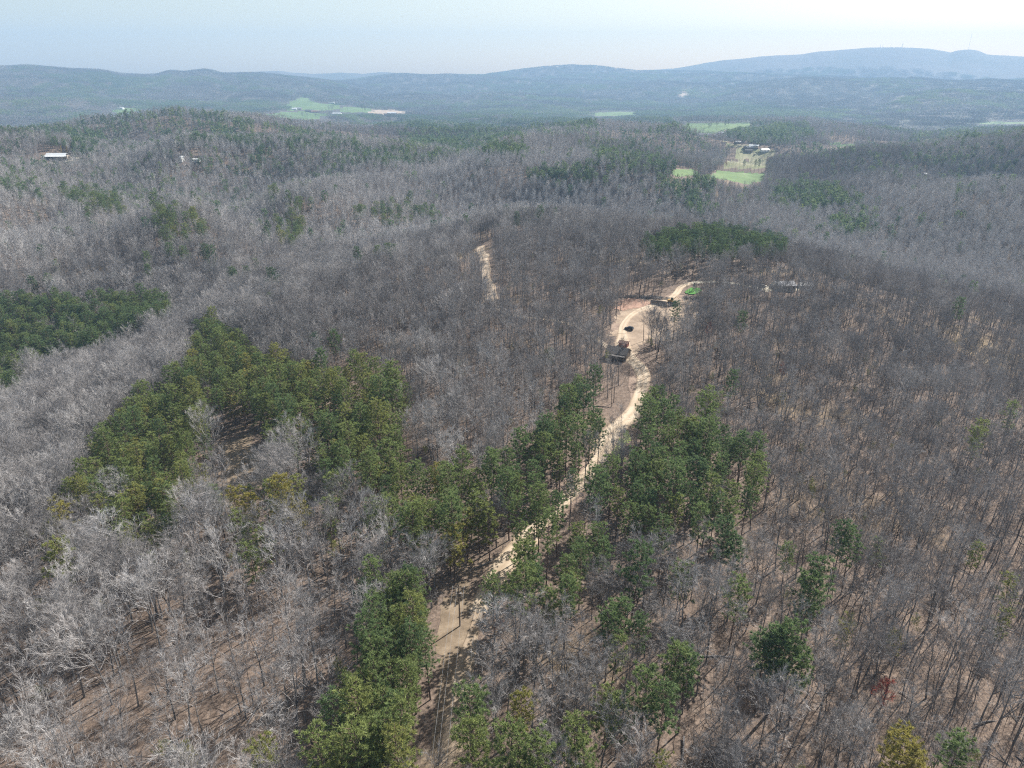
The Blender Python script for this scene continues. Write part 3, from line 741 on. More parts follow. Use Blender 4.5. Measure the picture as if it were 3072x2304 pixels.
TRACKPX = [(481,246),(483,254),(485,264),(487,275),(489,288),(492,300),(500,311),(515,316),(540,319),(560,322),(578,328),(595,337),(607,346),(616,354),(626,360)]
CLEAR = [sc([(925,1420),(955,1290),(1010,1240),(1035,1260),(1020,1330),(1010,1480),(1000,1560),(975,1680),(900,1680),(935,1500)]),
 sc([(1325,735),(1340,690),(1350,655),(1400,645),(1450,640),(1500,648),(1510,680),(1490,720),(1440,740),(1390,735),(1370,770),(1345,770)]),
 sc([(462,945),(545,925),(575,985),(560,1035),(500,1045),(470,1010)]),
 sc([(1018,528),(1062,528),(1062,600),(1030,600)]),
 sc([(1450,612),(1512,612),(1512,642),(1450,645)]), sc([(1640,618),(1705,618),(1705,634),(1640,634)])]
HALFCLEAR = [sc([(880,1040),(960,1030),(1060,1060),(980,985)]), sc([(290,1255),(560,1235),(560,1265),(300,1300)]), sc([(870,870),(960,870),(950,980),(880,970)]), sc([(150,300),(190,300),(190,345),(90,350)])]
road_pts = [at(*p) for p in ROADPX]; track_pts = [at(*p) for p in TRACKPX]
def dist_line(x, y, pts):
    d = np.full(np.shape(x), 1e9)
    for a, b in zip(pts[:-1], pts[1:]):
        dx, dy = b.x - a.x, b.y - a.y; t = np.clip(((x - a.x) * dx + (y - a.y) * dy) / (dx * dx + dy * dy + 1e-9), 0, 1)
        d = np.minimum(d, np.hypot(x - a.x - t * dx, y - a.y - t * dy))
    return d
KEEPOUT = []   # (x, y, radius) round buildings and other things
def kp(px, py, r):
    p = at(px, py); KEEPOUT.append((p.x, p.y, r)); return p

rng = np.random.default_rng(7)
def grid_points(r0, r1, step, az=44):
    n = int(2 * r1 * math.sin(R(az)) / step) + 2; m = int(r1 / step) + 2
    X = (np.arange(n) - n / 2) * step; Y = np.arange(m) * step + 0.0
    X, Y = np.meshgrid(X, Y); X = X.ravel() + rng.uniform(-.48, .48, X.size) * step; Y = Y.ravel() + rng.uniform(-.48, .48, Y.size) * step
    r = np.hypot(X, Y); k = (r >= r0) & (r < r1) & (np.abs(np.arctan2(X, Y)) < R(az)); return X[k], Y[k]
def clearings(X, Y, Z):
    px, py = project(X, Y, Z); bad = np.zeros(X.shape, bool); r = np.hypot(X, Y)
    for poly in CLEAR: bad |= inpoly(px, py, poly) & (r < 900)
    for h in (7, 14):
        qx, qy = project(X, Y, Z + h); bad |= inpoly(qx, qy, CLEAR[2]) & (r < 400)
        if h == 7: bad |= inpoly(qx, qy, CLEAR[0]) & (r < 300)
    bad |= (dist_line(X, Y, road_pts) < np.where((r > 150) & (r < 215), 1.3, np.where((r > 215) & (r < 340), 8.3, 4.8))) | (dist_line(X, Y, track_pts) < 3.2)
    bad |= field_index(X, Y, Z)
    for kx, ky, kr in KEEPOUT: bad |= np.hypot(X - kx, Y - ky) < kr
    return bad

# things that stand in clearings; their places are needed before trees are planted
SPOT = {}
for nm, px, py, r in [("cabin",618,357,10),("house",783,289,9),("shed",57,158,22),("aframe",379,167.5,7),("trailer",362,166,9),("white_a",182,161,7),("white_b",196,161,8),
                      ("white_c",924,176,8),("pole",460,626,2.5),("lawn",691,291,8),("loader",671,303,5),("car",629,330,4)]:
    SPOT[nm] = kp(px, py, r)
    if py < 180:
        q = SPOT[nm]; d = Vector((q.x, q.y, 0)).normalized()
        for k_ in (18, 36): KEEPOUT.append((q.x - d.x * k_, q.y - d.y * k_, r * .8))

# --- pines of the stands and the single ones
pines = []   # x, y, scale, shape, tone, stand
GROUPS = {'rnd': N_RND, 'lay': N_LAY, 'plt': N_PLT, 'ypi': N_YPI}
def taken(x, y, d):
    return any((x - p[0]) ** 2 + (y - p[1]) ** 2 < d * d for p in pines)
rgp = random.Random(11)
for (cx_, cy_, s_, g_, t_) in SINGLES:
    s_ = s_ * (1.22 if cy_ < 700 else 1.08)
    h = 15 * s_ if g_ != 'ypi' else 6
    p = at(cx_ * S, cy_ * S, h); pines.append((p.x, p.y, s_, rgp.choice(list(GROUPS[g_])), t_, "single"))
for name, poly, step, share, g_, tone, r0, r1, s_ in STANDS:
    xs = [at(px, py, 14) for px, py in poly]; x0, x1 = min(p.x for p in xs), max(p.x for p in xs); y0, y1 = min(p.y for p in xs) - 5, max(p.y for p in xs) + 5
    gx = np.arange(x0, x1, step); gy = np.arange(y0, y1, step); X, Y = np.meshgrid(gx, gy)
    j = .2 if name in "PK" else .46
    X = X.ravel() + rng.uniform(-j, j, X.size) * step; Y = Y.ravel() + rng.uniform(-j, j, Y.size) * step
    Z = ground(X, Y); px, py = project(X, Y, Z + (14 if name != "P" else 17)); r = np.hypot(X, Y)
    ok = inpoly(px, py, poly) & (r > r0) & (r < r1) & (rng.random(X.size) < share) & ~clearings(X, Y, Z)
    for x, y in zip(X[ok], Y[ok]):
        if taken(x, y, step * .6): continue
        gg = g_ if g_ != 'mix' else rgp.choice(['rnd', 'lay', 'rnd', 'lay', 'lay'])
        tt = tone + rgp.uniform(-.16, .16) + (.1 if gg == 'lay' else 0)
        pines.append((x, y, s_ * rgp.uniform(.80, 1.18), rgp.choice(list(GROUPS[gg])), tt, name))
PX = np.array([p[0] for p in pines]); PY = np.array([p[1] for p in pines])
def near_pine(X, Y, d):
    out = np.zeros(X.shape, bool)
    for i in range(0, len(PX), 200):
        out |= ((X[:, None] - PX[i:i + 200]) ** 2 + (Y[:, None] - PY[i:i + 200]) ** 2).min(1) < d * d
    return out
def pine_share_mid(px, py, X, Y):
    s = 0.025 + 0.10 * (fbm(X / 300, Y / 300, 77, 3) > .22)
    for poly, v in MIDP: s = np.where(inpoly(px, py, poly), v * (.25 + .75 * smooth(-.12, .12, fbm(X / 70, Y / 70, 88, 2))), s)
    far = np.hypot(X, Y) > 3600
    s = np.where(far, np.clip(.14 + fbm(X / 700, Y / 700, 91, 4) * 1.6, 0, 1), s)
    return s

# --- leafless trees, near (to 620 m)
X, Y = grid_points(62, 620, 3.75, 53)
Z = ground(X, Y); dens = fbm(X / 60, Y / 60, 51, 3)
keep = ~clearings(X, Y, Z) & (rng.random(X.size) < .78 - .10 * (np.hypot(X, Y) < 230) * (X < -15) + dens * .8) & seen(X, Y, Z + 28, .004)
px, py = project(X, Y, Z)
for poly in HALFCLEAR: keep &= ~(inpoly(px, py, poly) & (rng.random(X.size) < .6))
X, Y, Z = X[keep], Y[keep], Z[keep]
k = ~near_pine(X, Y, 4.0) | (rng.random(X.size) < .06); X, Y, Z = X[k], Y[k], Z[k]
inst = np.zeros(X.size, bool)
pxc, pyc = project(X, Y, Z + 12)
instand = np.zeros(X.size, bool)
for st in STANDS[:10]: instand |= inpoly(pxc, pyc, st[1]) & (np.hypot(X, Y) < st[7])
k = ~instand | (rng.random(X.size) < .13); X, Y, Z, pxc, pyc = X[k], Y[k], Z[k], pxc[k], pyc[k]
n = X.size
u = rng.random(n)
pale = smooth(-.05, .25, fbm(X / 90, Y / 90, 61, 3)) * .5
band = inpoly(pxc, pyc, sc([(-80,860),(60,800),(220,755),(380,690),(520,640),(760,560),(860,530),(760,600),(560,690),(400,760),(380,830),(240,900),(180,980),(60,1120),(-80,1200)]))
left = smooth(620, 150, pxc); right = smooth(560, 900, pxc)
pk = np.where(u < .42, rng.integers(0, 6, n), np.where(u < .58 + .2 * left, rng.integers(6, 10, n), np.where(u < .88, rng.integers(10, 13, n), rng.integers(13, 15, n))))
tone = .37 + pale * .26 + .0 * left - .03 * right + rng.normal(0, .10, n)
tone = np.where(band, .50 + rng.normal(0, .07, n), tone); pk = np.where(band & (u < .75), rng.integers(6, 10, n), pk)
sz = rng.uniform(.62, 1.08, n) * (1 - .05 * right) * (1 + .12 * left)
yb = rng.random(n) < .022; pk = np.where(yb, I_YEL, pk); sz = np.where(yb, sz * .6, sz)
bare = {"x": X, "y": Y, "z": Z, "pick": pk, "tone": np.clip(tone, 0.08, 1.0), "size": sz}
def add_bare(px, py, h, pick, tone, size, name=None):
    p = at(px * S, py * S, h)
    d = np.hypot(bare["x"] - p.x, bare["y"] - p.y); k = d > 3.5 * size + .8
    for q in bare: bare[q] = bare[q][k]
    for q, v in (("x", p.x), ("y", p.y), ("z", p.z), ("pick", pick), ("tone", tone * .78), ("size", size)): bare[q] = np.append(bare[q], v)
SPECIAL = [(1060,1400,9,I_BROOM,.74,1.2),(370,1290,9,6,.95,1.15),(470,1215,10,7,1.0,1.1),(600,1230,9,8,.85,1.0),(270,1090,9,9,.9,1.0),(1650,1530,12,7,.72,1.15),(1690,1560,10,6,.6,1.1),(330,1340,9,8,.85,1.1),
 (1265,1000,9,9,.5,.9),(1081,1352,5,I_RED,.4,.45),(1535,718,8,I_RED,.4,.8),(1687,797,8,I_RED,.4,.7),(668,768,6,I_RED,.4,.7),(1908,1515,6,I_RED,.4,.8),(1480,1290,9,6,.75,1.0),(935,1205,9,7,.7,.8),(800,1390,8,9,.7,1.0),(1150,1470,8,8,.62,1.0),
 (2060,1400,10,6,.65,1.1),(1935,1250,10,7,.5,1.0),(1880,1020,10,6,.45,1.0),(30,1060,10,6,.9,1.1),(620,1330,8,8,.8,1.0),(250,1420,8,9,.8,1.0),(1075,1560,8,6,.75,1.0),(545,1190,9,I_BROOM,.6,.8),(880,640,9,I_BROOM,.6,.9),(2130,1100,10,9,.5,1.0),(1860,960,9,8,.4,1.0),
 (1640,810,9,9,.4,1.0),(1730,1190,9,7,.4,.9),(1540,1330,9,8,.55,1.0),(560,1420,8,6,.75,1.05),(110,1500,8,7,.8,1.1),(2160,1550,9,8,.6,1.1)]
for s_ in SPECIAL: add_bare(*s_)
n = bare["x"].size
bare["rz"] = rng.uniform(0, 6.283, n)
bare["lx"] = rng.normal(0, .035, n); bare["ly"] = rng.normal(0, .035, n)
rb = np.sqrt(bare["x"] ** 2 + bare["y"] ** 2 + (CAMZ - bare["z"]) ** 2)
HT = np.array([17,17.9,18.8,19.7,20.6,21.5,18,19,20,21,13,15,17,8,9,15,12,17.0])
bpx, bpy_ = project(bare["x"], bare["y"], bare["z"] + 8)
infr = (bpx > 5) & (bpx < 1019) & (bpy_ < 760) & (bpy_ > 0)
apparent = np.where(infr, HT[bare["pick"].astype(int)] * bare["size"] / rb, 0)
N_IND = 262
order = np.argsort(-apparent); ind_b = set(order[:N_IND].tolist())
# the trees of one distinct look are objects wherever they stand
for i in range(n - len(SPECIAL), n): ind_b.add(i)
ind_b = sorted(ind_b)[:]
pz = ground(PX, PY)
ppx, ppy = project(PX, PY, pz + 10)
pinf = (ppx > 2) & (ppx < 1022) & (ppy < 766)
papp = np.where(pinf, np.array([p[2] for p in pines]) / np.sqrt(PX ** 2 + PY ** 2 + CAMZ ** 2), 0)
ind_p = sorted(np.argsort(-papp)[:292].tolist())

# ------------------------------------------------------------------ individual trees and their labels
ORD = "first second third fourth fifth sixth seventh eighth ninth tenth eleventh twelfth thirteenth fourteenth fifteenth sixteenth seventeenth eighteenth nineteenth twentieth".split()
ORD += ["twenty-" + o for o in ORD[:9]] + ["thirtieth"] + ["thirty-" + o for o in ORD[:9]]
MARKS = [  # landmark columns and rows (2212 px picture) for naming
 (60,1520,"lower left corner"),(330,1560,"lower left edge"),(620,1560,"left of plantation foot"),(1100,1500,"by the broom-shaped tree"),
 (1340,1560,"below right-hand pine clumps"),(1600,1600,"bottom edge, right half"),(1850,1600,"near the orange-tinted pines"),(2130,1560,"lower right corner"),
 (120,1330,"below bright olive pines"),(400,1330,"around the pale spreading oak"),(650,1300,"just left of plantation"),(1500,1400,"among right-hand lone pines"),
 (1900,1400,"right of big lone pines"),(2120,1350,"right edge, halfway down"),(1300,1300,"slope below pine clumps"),(1700,1250,"below right-hand pine stand"),
 (950,1250,"head of utility clearing"),(250,1150,"front of left pine stand"),(1350,700,"round the graded clearing"),(1700,800,"woods right of clearing"),(700,800,"behind left pine stand")]
def place_of(px, py):
    d = [((px - a * S) ** 2 + ((py - b_ * S) * 1.2) ** 2, w) for a, b_, w in MARKS]
    return min(d)[1]
STANDNAME = {"A": "far end of left pine stand", "B": "near end of left pine stand", "C": "right of the shaded hollow", "D": "middle of the wood", "E": "below the shaded hollow",
 "F": "left of the sandy road", "G": "right of the sandy road", "H": "by the road bend", "I": "right of utility clearing", "P": "in the dense plantation",
 "L": "dark block far left", "K": "dark strip on far ridge", "m": "scattered on left hillside"}
def label_all(rows, noun):
    """rows: (key, place, adjectives, px, py) -> label per key; each is counted off inside its own place and look"""
    out = {}; by = {}
    for key, place, adj, px, py in rows: by.setdefault(place, []).append((py, px, key, adj))
    for place, L in by.items():
        L.sort(reverse=True)
        nr = max(1, round(len(L) / 9)); rows_ = [L[int(i * len(L) / nr):int((i + 1) * len(L) / nr)] for i in range(nr)]
        for q, row in enumerate(rows_):
            row.sort(key=lambda t: t[1])
            rn = "" if nr == 1 else ("front row" if q == 0 else "back row" if q == nr - 1 else (ORD[q] + " row"))
            for i, (py, px, key, adj) in enumerate(row):
                pos = ("leftmost" if i == 0 else "rightmost" if i == len(row) - 1 else ORD[i] + " from left")
                out[key] = f"{adj} {noun} {place}, {rn + ', ' if rn else ''}{pos}"
    return out
rows = []
for i in ind_b:
    t, p = float(bare["tone"][i]), int(bare["pick"][i])
    ad = "pale" if t > .72 else "dark" if t < .36 else "grey"
    fm = "upright" if p < 6 else "spreading" if p < 10 else "slender" if p < 13 else "small"
    if p == I_RED: ad, fm = "red-budding", ""
    if p == I_YEL: ad, fm = "yellow-budding", ""
    if p == I_BROOM: ad, fm = "broom-shaped", "grey"
    rows.append((i, place_of(bpx[i], bpy_[i]), (ad + " " + fm).strip(), bpx[i], bpy_[i]))
blabel = label_all(rows, "bare tree"); bplace = {r[0]: r[1] for r in rows}
rows = []
for i in ind_p:
    x, y, s_, sh, t, st = pines[i]
    ad = "orange-tinted" if t > .97 else "yellow-green" if t > .78 else "olive" if t > .56 else "mid-green" if t > .38 else "dark"
    ad = ("small " if sh in N_YPI else "tall " if s_ > 1.02 else "") + ad
    rows.append((i, STANDNAME[st] if st != "single" else place_of(ppx[i], ppy[i]), ad, ppx[i], ppy[i]))
plabel = label_all(rows, "pine"); pplace = {r[0]: r[1] for r in rows}
def plant(name, meshes, loc, rz, size, tone, label, cat, group, lean=(0, 0)):
    e = empty(name, loc, rz); e.rotation_euler = (lean[0], lean[1], rz); e.scale = (size, size, size)
    tag(e, label, cat, group)
    for nm, me in zip(("trunk", "crown"), meshes):
        c = bpy.data.objects.new(nm, me); COL.objects.link(c); c.parent = e; c["tone"] = float(tone)
    return e
isb = np.ones(n, bool)
for i in ind_b:
    isb[i] = False
    plant("bare_tree", BARE[int(bare["pick"][i])], (bare["x"][i], bare["y"][i], bare["z"][i]), bare["rz"][i], bare["size"][i], bare["tone"][i], blabel[i], "tree",
          "leafless trees " + bplace[i], (bare["lx"][i], bare["ly"][i]))
isp = np.ones(len(pines), bool)
for i in ind_p:
    isp[i] = False; x, y, s_, sh, t, st = pines[i]
    plant("pine_tree", PINE[sh], (x, y, pz[i]), rgp.uniform(0, 6.28), s_, t, plabel[i], "pine", "pines " + pplace[i], (rgp.gauss(0, .02), rgp.gauss(0, .02)))

# ------------------------------------------------------------------ the rest of the woods as masses
src = [shape_object("bare_source", b_, None) for b_ in BARE]; psrc = [shape_object("pine_source", b_, None) for b_ in PINE]
nb = len(src)
light_b = [shape_object("light_source", (T.mesh("lt", [M_trunk]), C.mesh("lc", [M_twig])), None) for T, C in
           [bare_light(700 + k, 17 + k, n=52, spread=.40 + .08 * (k % 3)) for k in range(5)]]
light_p = [shape_object("light_pine", (T.mesh("lt", [M_ptrunk]), C.mesh("lc", PM)), None) for T, C in [pine_light(720 + k, 18 + k, W=3 + .3 * k) for k in range(4)]]
mini_b = [shape_object("mini_source", tree_pieces('b', 740 + k, 17 + k, 16, False), [M_twig, M_trunk]) for k in range(4)]
mini_p = [shape_object("mini_pine", tree_pieces('p', 750 + k, 18 + k, 14, True), [M_needle, M_ptrunk]) for k in range(3)]
groves = [shape_object("grove_source", grove_shape(760 + k, 88, 9.0, sh), [M_needle, M_twig]) for k, sh in enumerate([.06, .06, .5, .5, .97, .97])]
def emit(X, Y, Z, pick, tone, size, store, lean=.03):
    n = X.size; store["P"].append(np.stack([X, Y, Z], 1)); store["pick"].append(pick); store["tone"].append(tone)
    store["rot"].append(np.stack([rng.normal(0, lean, n), rng.normal(0, lean, n), rng.uniform(0, 6.283, n)], 1))
    store["scl"].append(np.stack([size, size, size], 1))
def new_store(): return {"P": [], "pick": [], "tone": [], "rot": [], "scl": []}
def flush(name, label, st, sources):
    c = {k: np.concatenate(v) for k, v in st.items()}
    return scatter_object(name, label, c["P"], c["rot"], c["scl"], c["tone"], c["pick"], sources)
sb, spn = new_store(), new_store()
emit(bare["x"][isb], bare["y"][isb], bare["z"][isb], bare["pick"][isb].astype(int), bare["tone"][isb], bare["size"][isb], sb)
emit(PX[isp], PY[isp], pz[isp], np.array([p[3] for p in pines])[isp], np.array([p[4] for p in pines])[isp], np.array([p[2] for p in pines])[isp], spn, .02)
ns_b = src + light_b + mini_b; ns_p = psrc + light_p + mini_p
for r0, r1, step, kb, nbk, kp_, npk, big in ((620, 1450, 4.9, nb, 5, len(psrc), 4, 1.0), (1450, 3300, 7.2, nb + 5, 4, len(psrc) + 4, 3, 1.12)):
    X, Y = grid_points(r0, r1, step, 40); Z = ground(X, Y)
    k = seen(X, Y, Z + 26, .003); X, Y, Z = X[k], Y[k], Z[k]
    k = ~clearings(X, Y, Z) & (rng.random(X.size) < .93 + .3 * fbm(X / 90, Y / 90, 57, 2)); X, Y, Z = X[k], Y[k], Z[k]
    k = ~near_pine(X, Y, 4.0) if r0 < 1000 else np.ones(X.size, bool); X, Y, Z = X[k], Y[k], Z[k]
    px, py = project(X, Y, Z + 14)
    isp_ = rng.random(X.size) < pine_share_mid(px, py, X, Y)
    if r0 < 1000: isp_ &= (rng.random(X.size) < .8)
    m = X.size; sz = rng.uniform(.8, 1.15, m) * big
    tb = np.clip(.67 + .5 * fbm(X / 260, Y / 260, 63, 3) + rng.normal(0, .08, m), .1, .8)
    tp = np.clip(.27 + .2 * fbm(X / 120, Y / 120, 67, 2) + rng.normal(0, .08, m), 0, .7)
    a = ~isp_
    emit(X[a], Y[a], Z[a], kb + rng.integers(0, nbk, a.sum()), tb[a], sz[a], sb); a = isp_
    emit(X[a], Y[a], Z[a], kp_ + rng.integers(0, npk, a.sum()), tp[a], sz[a], spn)
flush("bare_woodland", "grey leafless woodland covering the hillsides", sb, ns_b)
flush("pine_woodland", "dark green pine woods on the far slopes", spn, ns_p)
sf = new_store()
X, Y = grid_points(3300, 9500, 78, 38); Z = ground(X, Y)
k = seen(X, Y, Z + 40, .002) & ~field_index(X, Y, Z); X, Y, Z = X[k], Y[k], Z[k]
px, py = project(X, Y, Z); sh = pine_share_mid(px, py, X, Y); v = rng.random(X.size)
pick = np.where(v < sh * .8, 4, np.where(v < sh * 1.3, 2, 0)) + rng.integers(0, 2, X.size)
e = 25.0; gx = (ground(X + e, Y) - ground(X - e, Y)) / (2 * e); gy = (ground(X, Y + e) - ground(X, Y - e)) / (2 * e)
nX = X.size
tn = np.clip(.22 + .3 * fbm(X / 400, Y / 400, 69, 3), .1, .8)
sf["P"].append(np.stack([X, Y, Z - 1.5], 1)); sf["pick"].append(pick); sf["tone"].append(tn)
sf["rot"].append(np.stack([np.arctan(gy), -np.arctan(gx), np.zeros(nX)], 1)); sf["scl"].append(np.ones((nX, 3)))
flush("distant_forest", "hazy wooded hills beyond the valley farms", sf, groves)
# saplings and brush under the trees
su = new_store()
X, Y = grid_points(62, 330, 3.1, 53); Z = ground(X, Y); k = ~clearings(X, Y, Z) & (rng.random(X.size) < .8) & ~near_pine(X, Y, 2.0); X, Y, Z = X[k], Y[k], Z[k]
emit(X, Y, Z, np.where(rng.random(X.size) < .05, 3, rng.integers(0, 3, X.size)), np.clip(rng.normal(.38, .12, X.size), .1, .9), rng.uniform(.5, 1.2, X.size), su, .15)
bush = [shape_object("brush_source", (T.mesh("bt", [M_trunk]), C.mesh("bc", [M_twig])), None) for T, C in [bare_light(780 + k, 3.5 + k, n=14, spread=.8, lo=.1, w=.03, girth=.25) for k in range(3)]]
dl = MB(); dl.tube([(-4, 0, .15), (0, .3, .25), (4.5, 0, .15)], [.2, .15, .05], 5); dl.tube([(1, .2, .2), (2.2, 1.2, .6)], [.06, .02], 3)
bush.append(shape_object("deadfall_source", dl, [M_trunk]))
flush("undergrowth", "low leafless brush, saplings and deadfall under the trees", su, bush)
print("TREES", len(bare["x"]), len(pines), len(ind_b), len(ind_p), sum(len(a) for a in sb["P"]), sum(len(a) for a in spn["P"]), nX)

# ------------------------------------------------------------------ roads, tracks and cleared ground
def road_mat(name, base, worn, edge, s=0.5):
    m, nt, b = nodes_of(name)
    a = nt.nodes.new("ShaderNodeAttribute"); a.attribute_name = "across"
    rut = ramp(nt, [(0.0, edge), (0.12, base), (0.24, worn), (0.36, worn), (0.5, base), (0.64, worn), (0.76, worn), (0.88, base), (1.0, edge)])
    n = noise(nt, s, 7, .7); ad = nt.nodes.new("ShaderNodeMath"); ad.operation = 'MULTIPLY_ADD'
    nt.links.new(n.outputs[0], ad.inputs[0]); ad.inputs[1].default_value = .2
    a2 = nt.nodes.new("ShaderNodeMath"); a2.operation = 'SUBTRACT'; nt.links.new(a.outputs["Fac"], a2.inputs[0]); a2.inputs[1].default_value = .1
    nt.links.new(a2.outputs[0], ad.inputs[2]); nt.links.new(ad.outputs[0], rut.inputs[0])
    n2 = noise(nt, .12, 5, .6); v = ramp(nt, [(.35, (.85, .82, .78)), (.65, (1.1, 1.1, 1.1))]); nt.links.new(n2.outputs[0], v.inputs[0])
    nt.links.new(mixc(nt, 1.0, rut.outputs[0], v.outputs[0], 'MULTIPLY'), b.inputs["Base Color"])
    bp = nt.nodes.new("ShaderNodeBump"); bp.inputs["Strength"].default_value = .5; bp.inputs["Distance"].default_value = .15
    nt.links.new(n.outputs[0], bp.inputs["Height"]); nt.links.new(bp.outputs[0], b.inputs["Normal"])
    return m
M_road = road_mat("sandy_road", (.41, .32, .225), (.50, .41, .305), (.33, .25, .18))
M_track = road_mat("pale_track", (.40, .31, .22), (.50, .41, .31), (.32, .24, .17))
M_verge = pasture_mat("red_bank", (.20, .14, .105), (.29, .21, .16), (.36, .27, .20), .3)
M_grassy = pasture_mat("dry_grass", (.16, .12, .08), (.23, .175, .12), (.32, .25, .175), .25)
M_clay = pasture_mat("red_clay", (.24, .14, .10), (.34, .21, .15), (.42, .30, .22), .3)
M_yard = pasture_mat("graded_soil", (.25, .185, .13), (.35, .265, .19), (.44, .345, .25), .12)
M_sand = pasture_mat("pale_gravel", (.50, .44, .33), (.60, .54, .42), (.66, .60, .48), .2)
M_lawn = pasture_mat("green_lawn", (.05, .17, .02), (.07, .23, .03), (.10, .27, .05), .5)
M_verd = pasture_mat("verge_grass", (.15, .19, .05), (.22, .25, .08), (.32, .28, .14), .5)
def spline(pts, step):
    P = [Vector(p) for p in pts]; P = [P[0] * 2 - P[1]] + P + [P[-1] * 2 - P[-2]]; out = []
    for i in range(1, len(P) - 2):
        n = max(2, int((P[i + 1] - P[i]).length / step))
        for k in range(n):
            t = k / n; a, b_, c, d = P[i - 1], P[i], P[i + 1], P[i + 2]
            out.append(0.5 * ((2 * b_) + (c - a) * t + (2 * a - 5 * b_ + 4 * c - d) * t * t + (3 * b_ - a - 3 * c + d) * t ** 3))
    out.append(P[-2]); return out
def ribbon(name, pts, width, lift, mat, seed, rough=.5, step=2.0):
    L = spline(pts, step); n = 8; V = []; A = []; rg = random.Random(seed)
    for i, p in enumerate(L):
        d = (L[min(i + 3, len(L) - 1)] - L[max(i - 3, 0)]); d.z = 0; d.normalize(); s = Vector((d.y, -d.x, 0))
        wl = width * .5 * (1 + rough * (float(vnoise(i * .09, seed)) - .5) * 2); wr = width * .5 * (1 + rough * (float(vnoise(i * .09, seed + 50)) - .5) * 2)
        for k in range(n + 1):
            t = k / n; q = p + s * ((-wl) * (1 - t) + wr * t)
            V.append((q.x, q.y)); A.append(t)
    xy = np.array(V); z = ground(xy[:, 0], xy[:, 1]) + lift
    edge = (np.array(A) < .01) | (np.array(A) > .99); z = np.where(edge, z - lift - .12, z)
    F = [(i * (n + 1) + k, i * (n + 1) + k + 1, (i + 1) * (n + 1) + k + 1, (i + 1) * (n + 1) + k) for i in range(len(L) - 1) for k in range(n)]
    me = bpy.data.meshes.new(name); me.from_pydata([(a, b_, c) for (a, b_), c in zip(V, z)], [], F); me.materials.append(mat)
    at_ = me.attributes.new("across", 'FLOAT', 'POINT'); at_.data.foreach_set("value", np.array(A, np.float32)); me.update()
    o = bpy.data.objects.new(name, me); COL.objects.link(o); o["kind"] = "structure"
    return o
def patch(name, poly, mat, lift, cell=1.5, seed=3):
    P = [at(px, py) for px, py in poly]; px_ = [p.x for p in P]; py_ = [p.y for p in P]
    gx = np.arange(min(px_) - cell, max(px_) + cell, cell); gy = np.arange(min(py_) - cell, max(py_) + cell, cell)
    X, Y = np.meshgrid(gx, gy); jx = (vnoise(X / cell * 1.7, Y / cell * 1.7, seed) - .5) * cell * .7; jy = (vnoise(X / cell * 1.7, Y / cell * 1.7, seed + 9) - .5) * cell * .7
    X = X + jx; Y = Y + jy; cx_ = (X[:-1, :-1] + X[1:, 1:]) / 2; cy_ = (Y[:-1, :-1] + Y[1:, 1:]) / 2
    wob = cell * 2.5
    ins = inpoly(cx_ + (fbm(cx_ / 9, cy_ / 9, seed) * wob), cy_ + fbm(cx_ / 9, cy_ / 9, seed + 3) * wob, [(p.x, p.y) for p in P])
    Z = ground(X, Y) + lift; m = X.shape[1]
    ii, jj = np.nonzero(ins); F = np.stack([ii * m + jj, ii * m + jj + 1, (ii + 1) * m + jj + 1, (ii + 1) * m + jj], 1)
    used, inv = np.unique(F.ravel(), return_inverse=True); V = np.stack([X.ravel(), Y.ravel(), Z.ravel()], 1)[used]
    me = bpy.data.meshes.new(name); me.from_pydata(V.tolist(), [], inv.reshape(-1, 4).tolist()); me.materials.append(mat); me.update()
    o = bpy.data.objects.new(name, me); COL.objects.link(o); o["kind"] = "structure"; return o
near_end = 32
ribbon("road_verge", road_pts[11:near_end], 10.0, .05, M_verge, 5, .45)
M_lane = road_mat("worn_lane", (.28, .215, .15), (.35, .275, .20), (.24, .18, .125))
ribbon("dirt_road", road_pts[:8], 4.2, .16, M_lane, 8, .5)
ribbon("dirt_road", road_pts[7:27], 6.6, .17, M_road, 9, .35)
ribbon("dirt_road", road_pts[26:34], 4.6, .24, M_road, 12, .3)
ribbon("driveway", road_pts[33:], 4.2, .26, M_sand, 14, .3)
ribbon("forest_track", track_pts[:6], 9.0, .14, M_track, 21, .5)
ribbon("forest_track", track_pts[5:], 4.0, .16, M_track, 22, .5)
patch("utility_clearing", sc([(905,1700),(930,1500),(948,1350),(965,1295),(1010,1245),(1020,1300),(1005,1400),(1015,1480),(1000,1560),(990,1700)]), M_grassy, .03, 1.6, 31)
patch("cleared_ground", CLEAR[1], M_yard, .08, 2.2, 33)
patch("clay_bank", sc([(1338,652),(1352,644),(1400,648),(1412,656),(1385,668),(1350,672),(1335,668)]), M_clay, .2, 1.6, 34)
patch("house_yard", sc([(1645,620),(1660,616),(1705,620),(1698,630),(1650,628)]), M_sand, .15, 2.0, 35)
patch("lawn", [(684,293.5),(686,289.5),(692,287.6),(699,288.6),(702,291.5),(698,294.6),(690,295.4)], M_lawn, .36, 1.0, 36)
patch("grass_verge", sc([(1330,950),(1352,925),(1358,960),(1350,1000),(1325,1005)]), M_verd, .09, 1.2, 37)
patch("hollow", sc([(472,960),(540,935),(565,990),(548,1030),(505,1040),(478,1012)]), M_grassy, .05, 1.5, 38)
patch("yard", sc([(112,348),(200,338),(240,342),(180,356),(120,362)]), M_sand, .25, 4, 39)

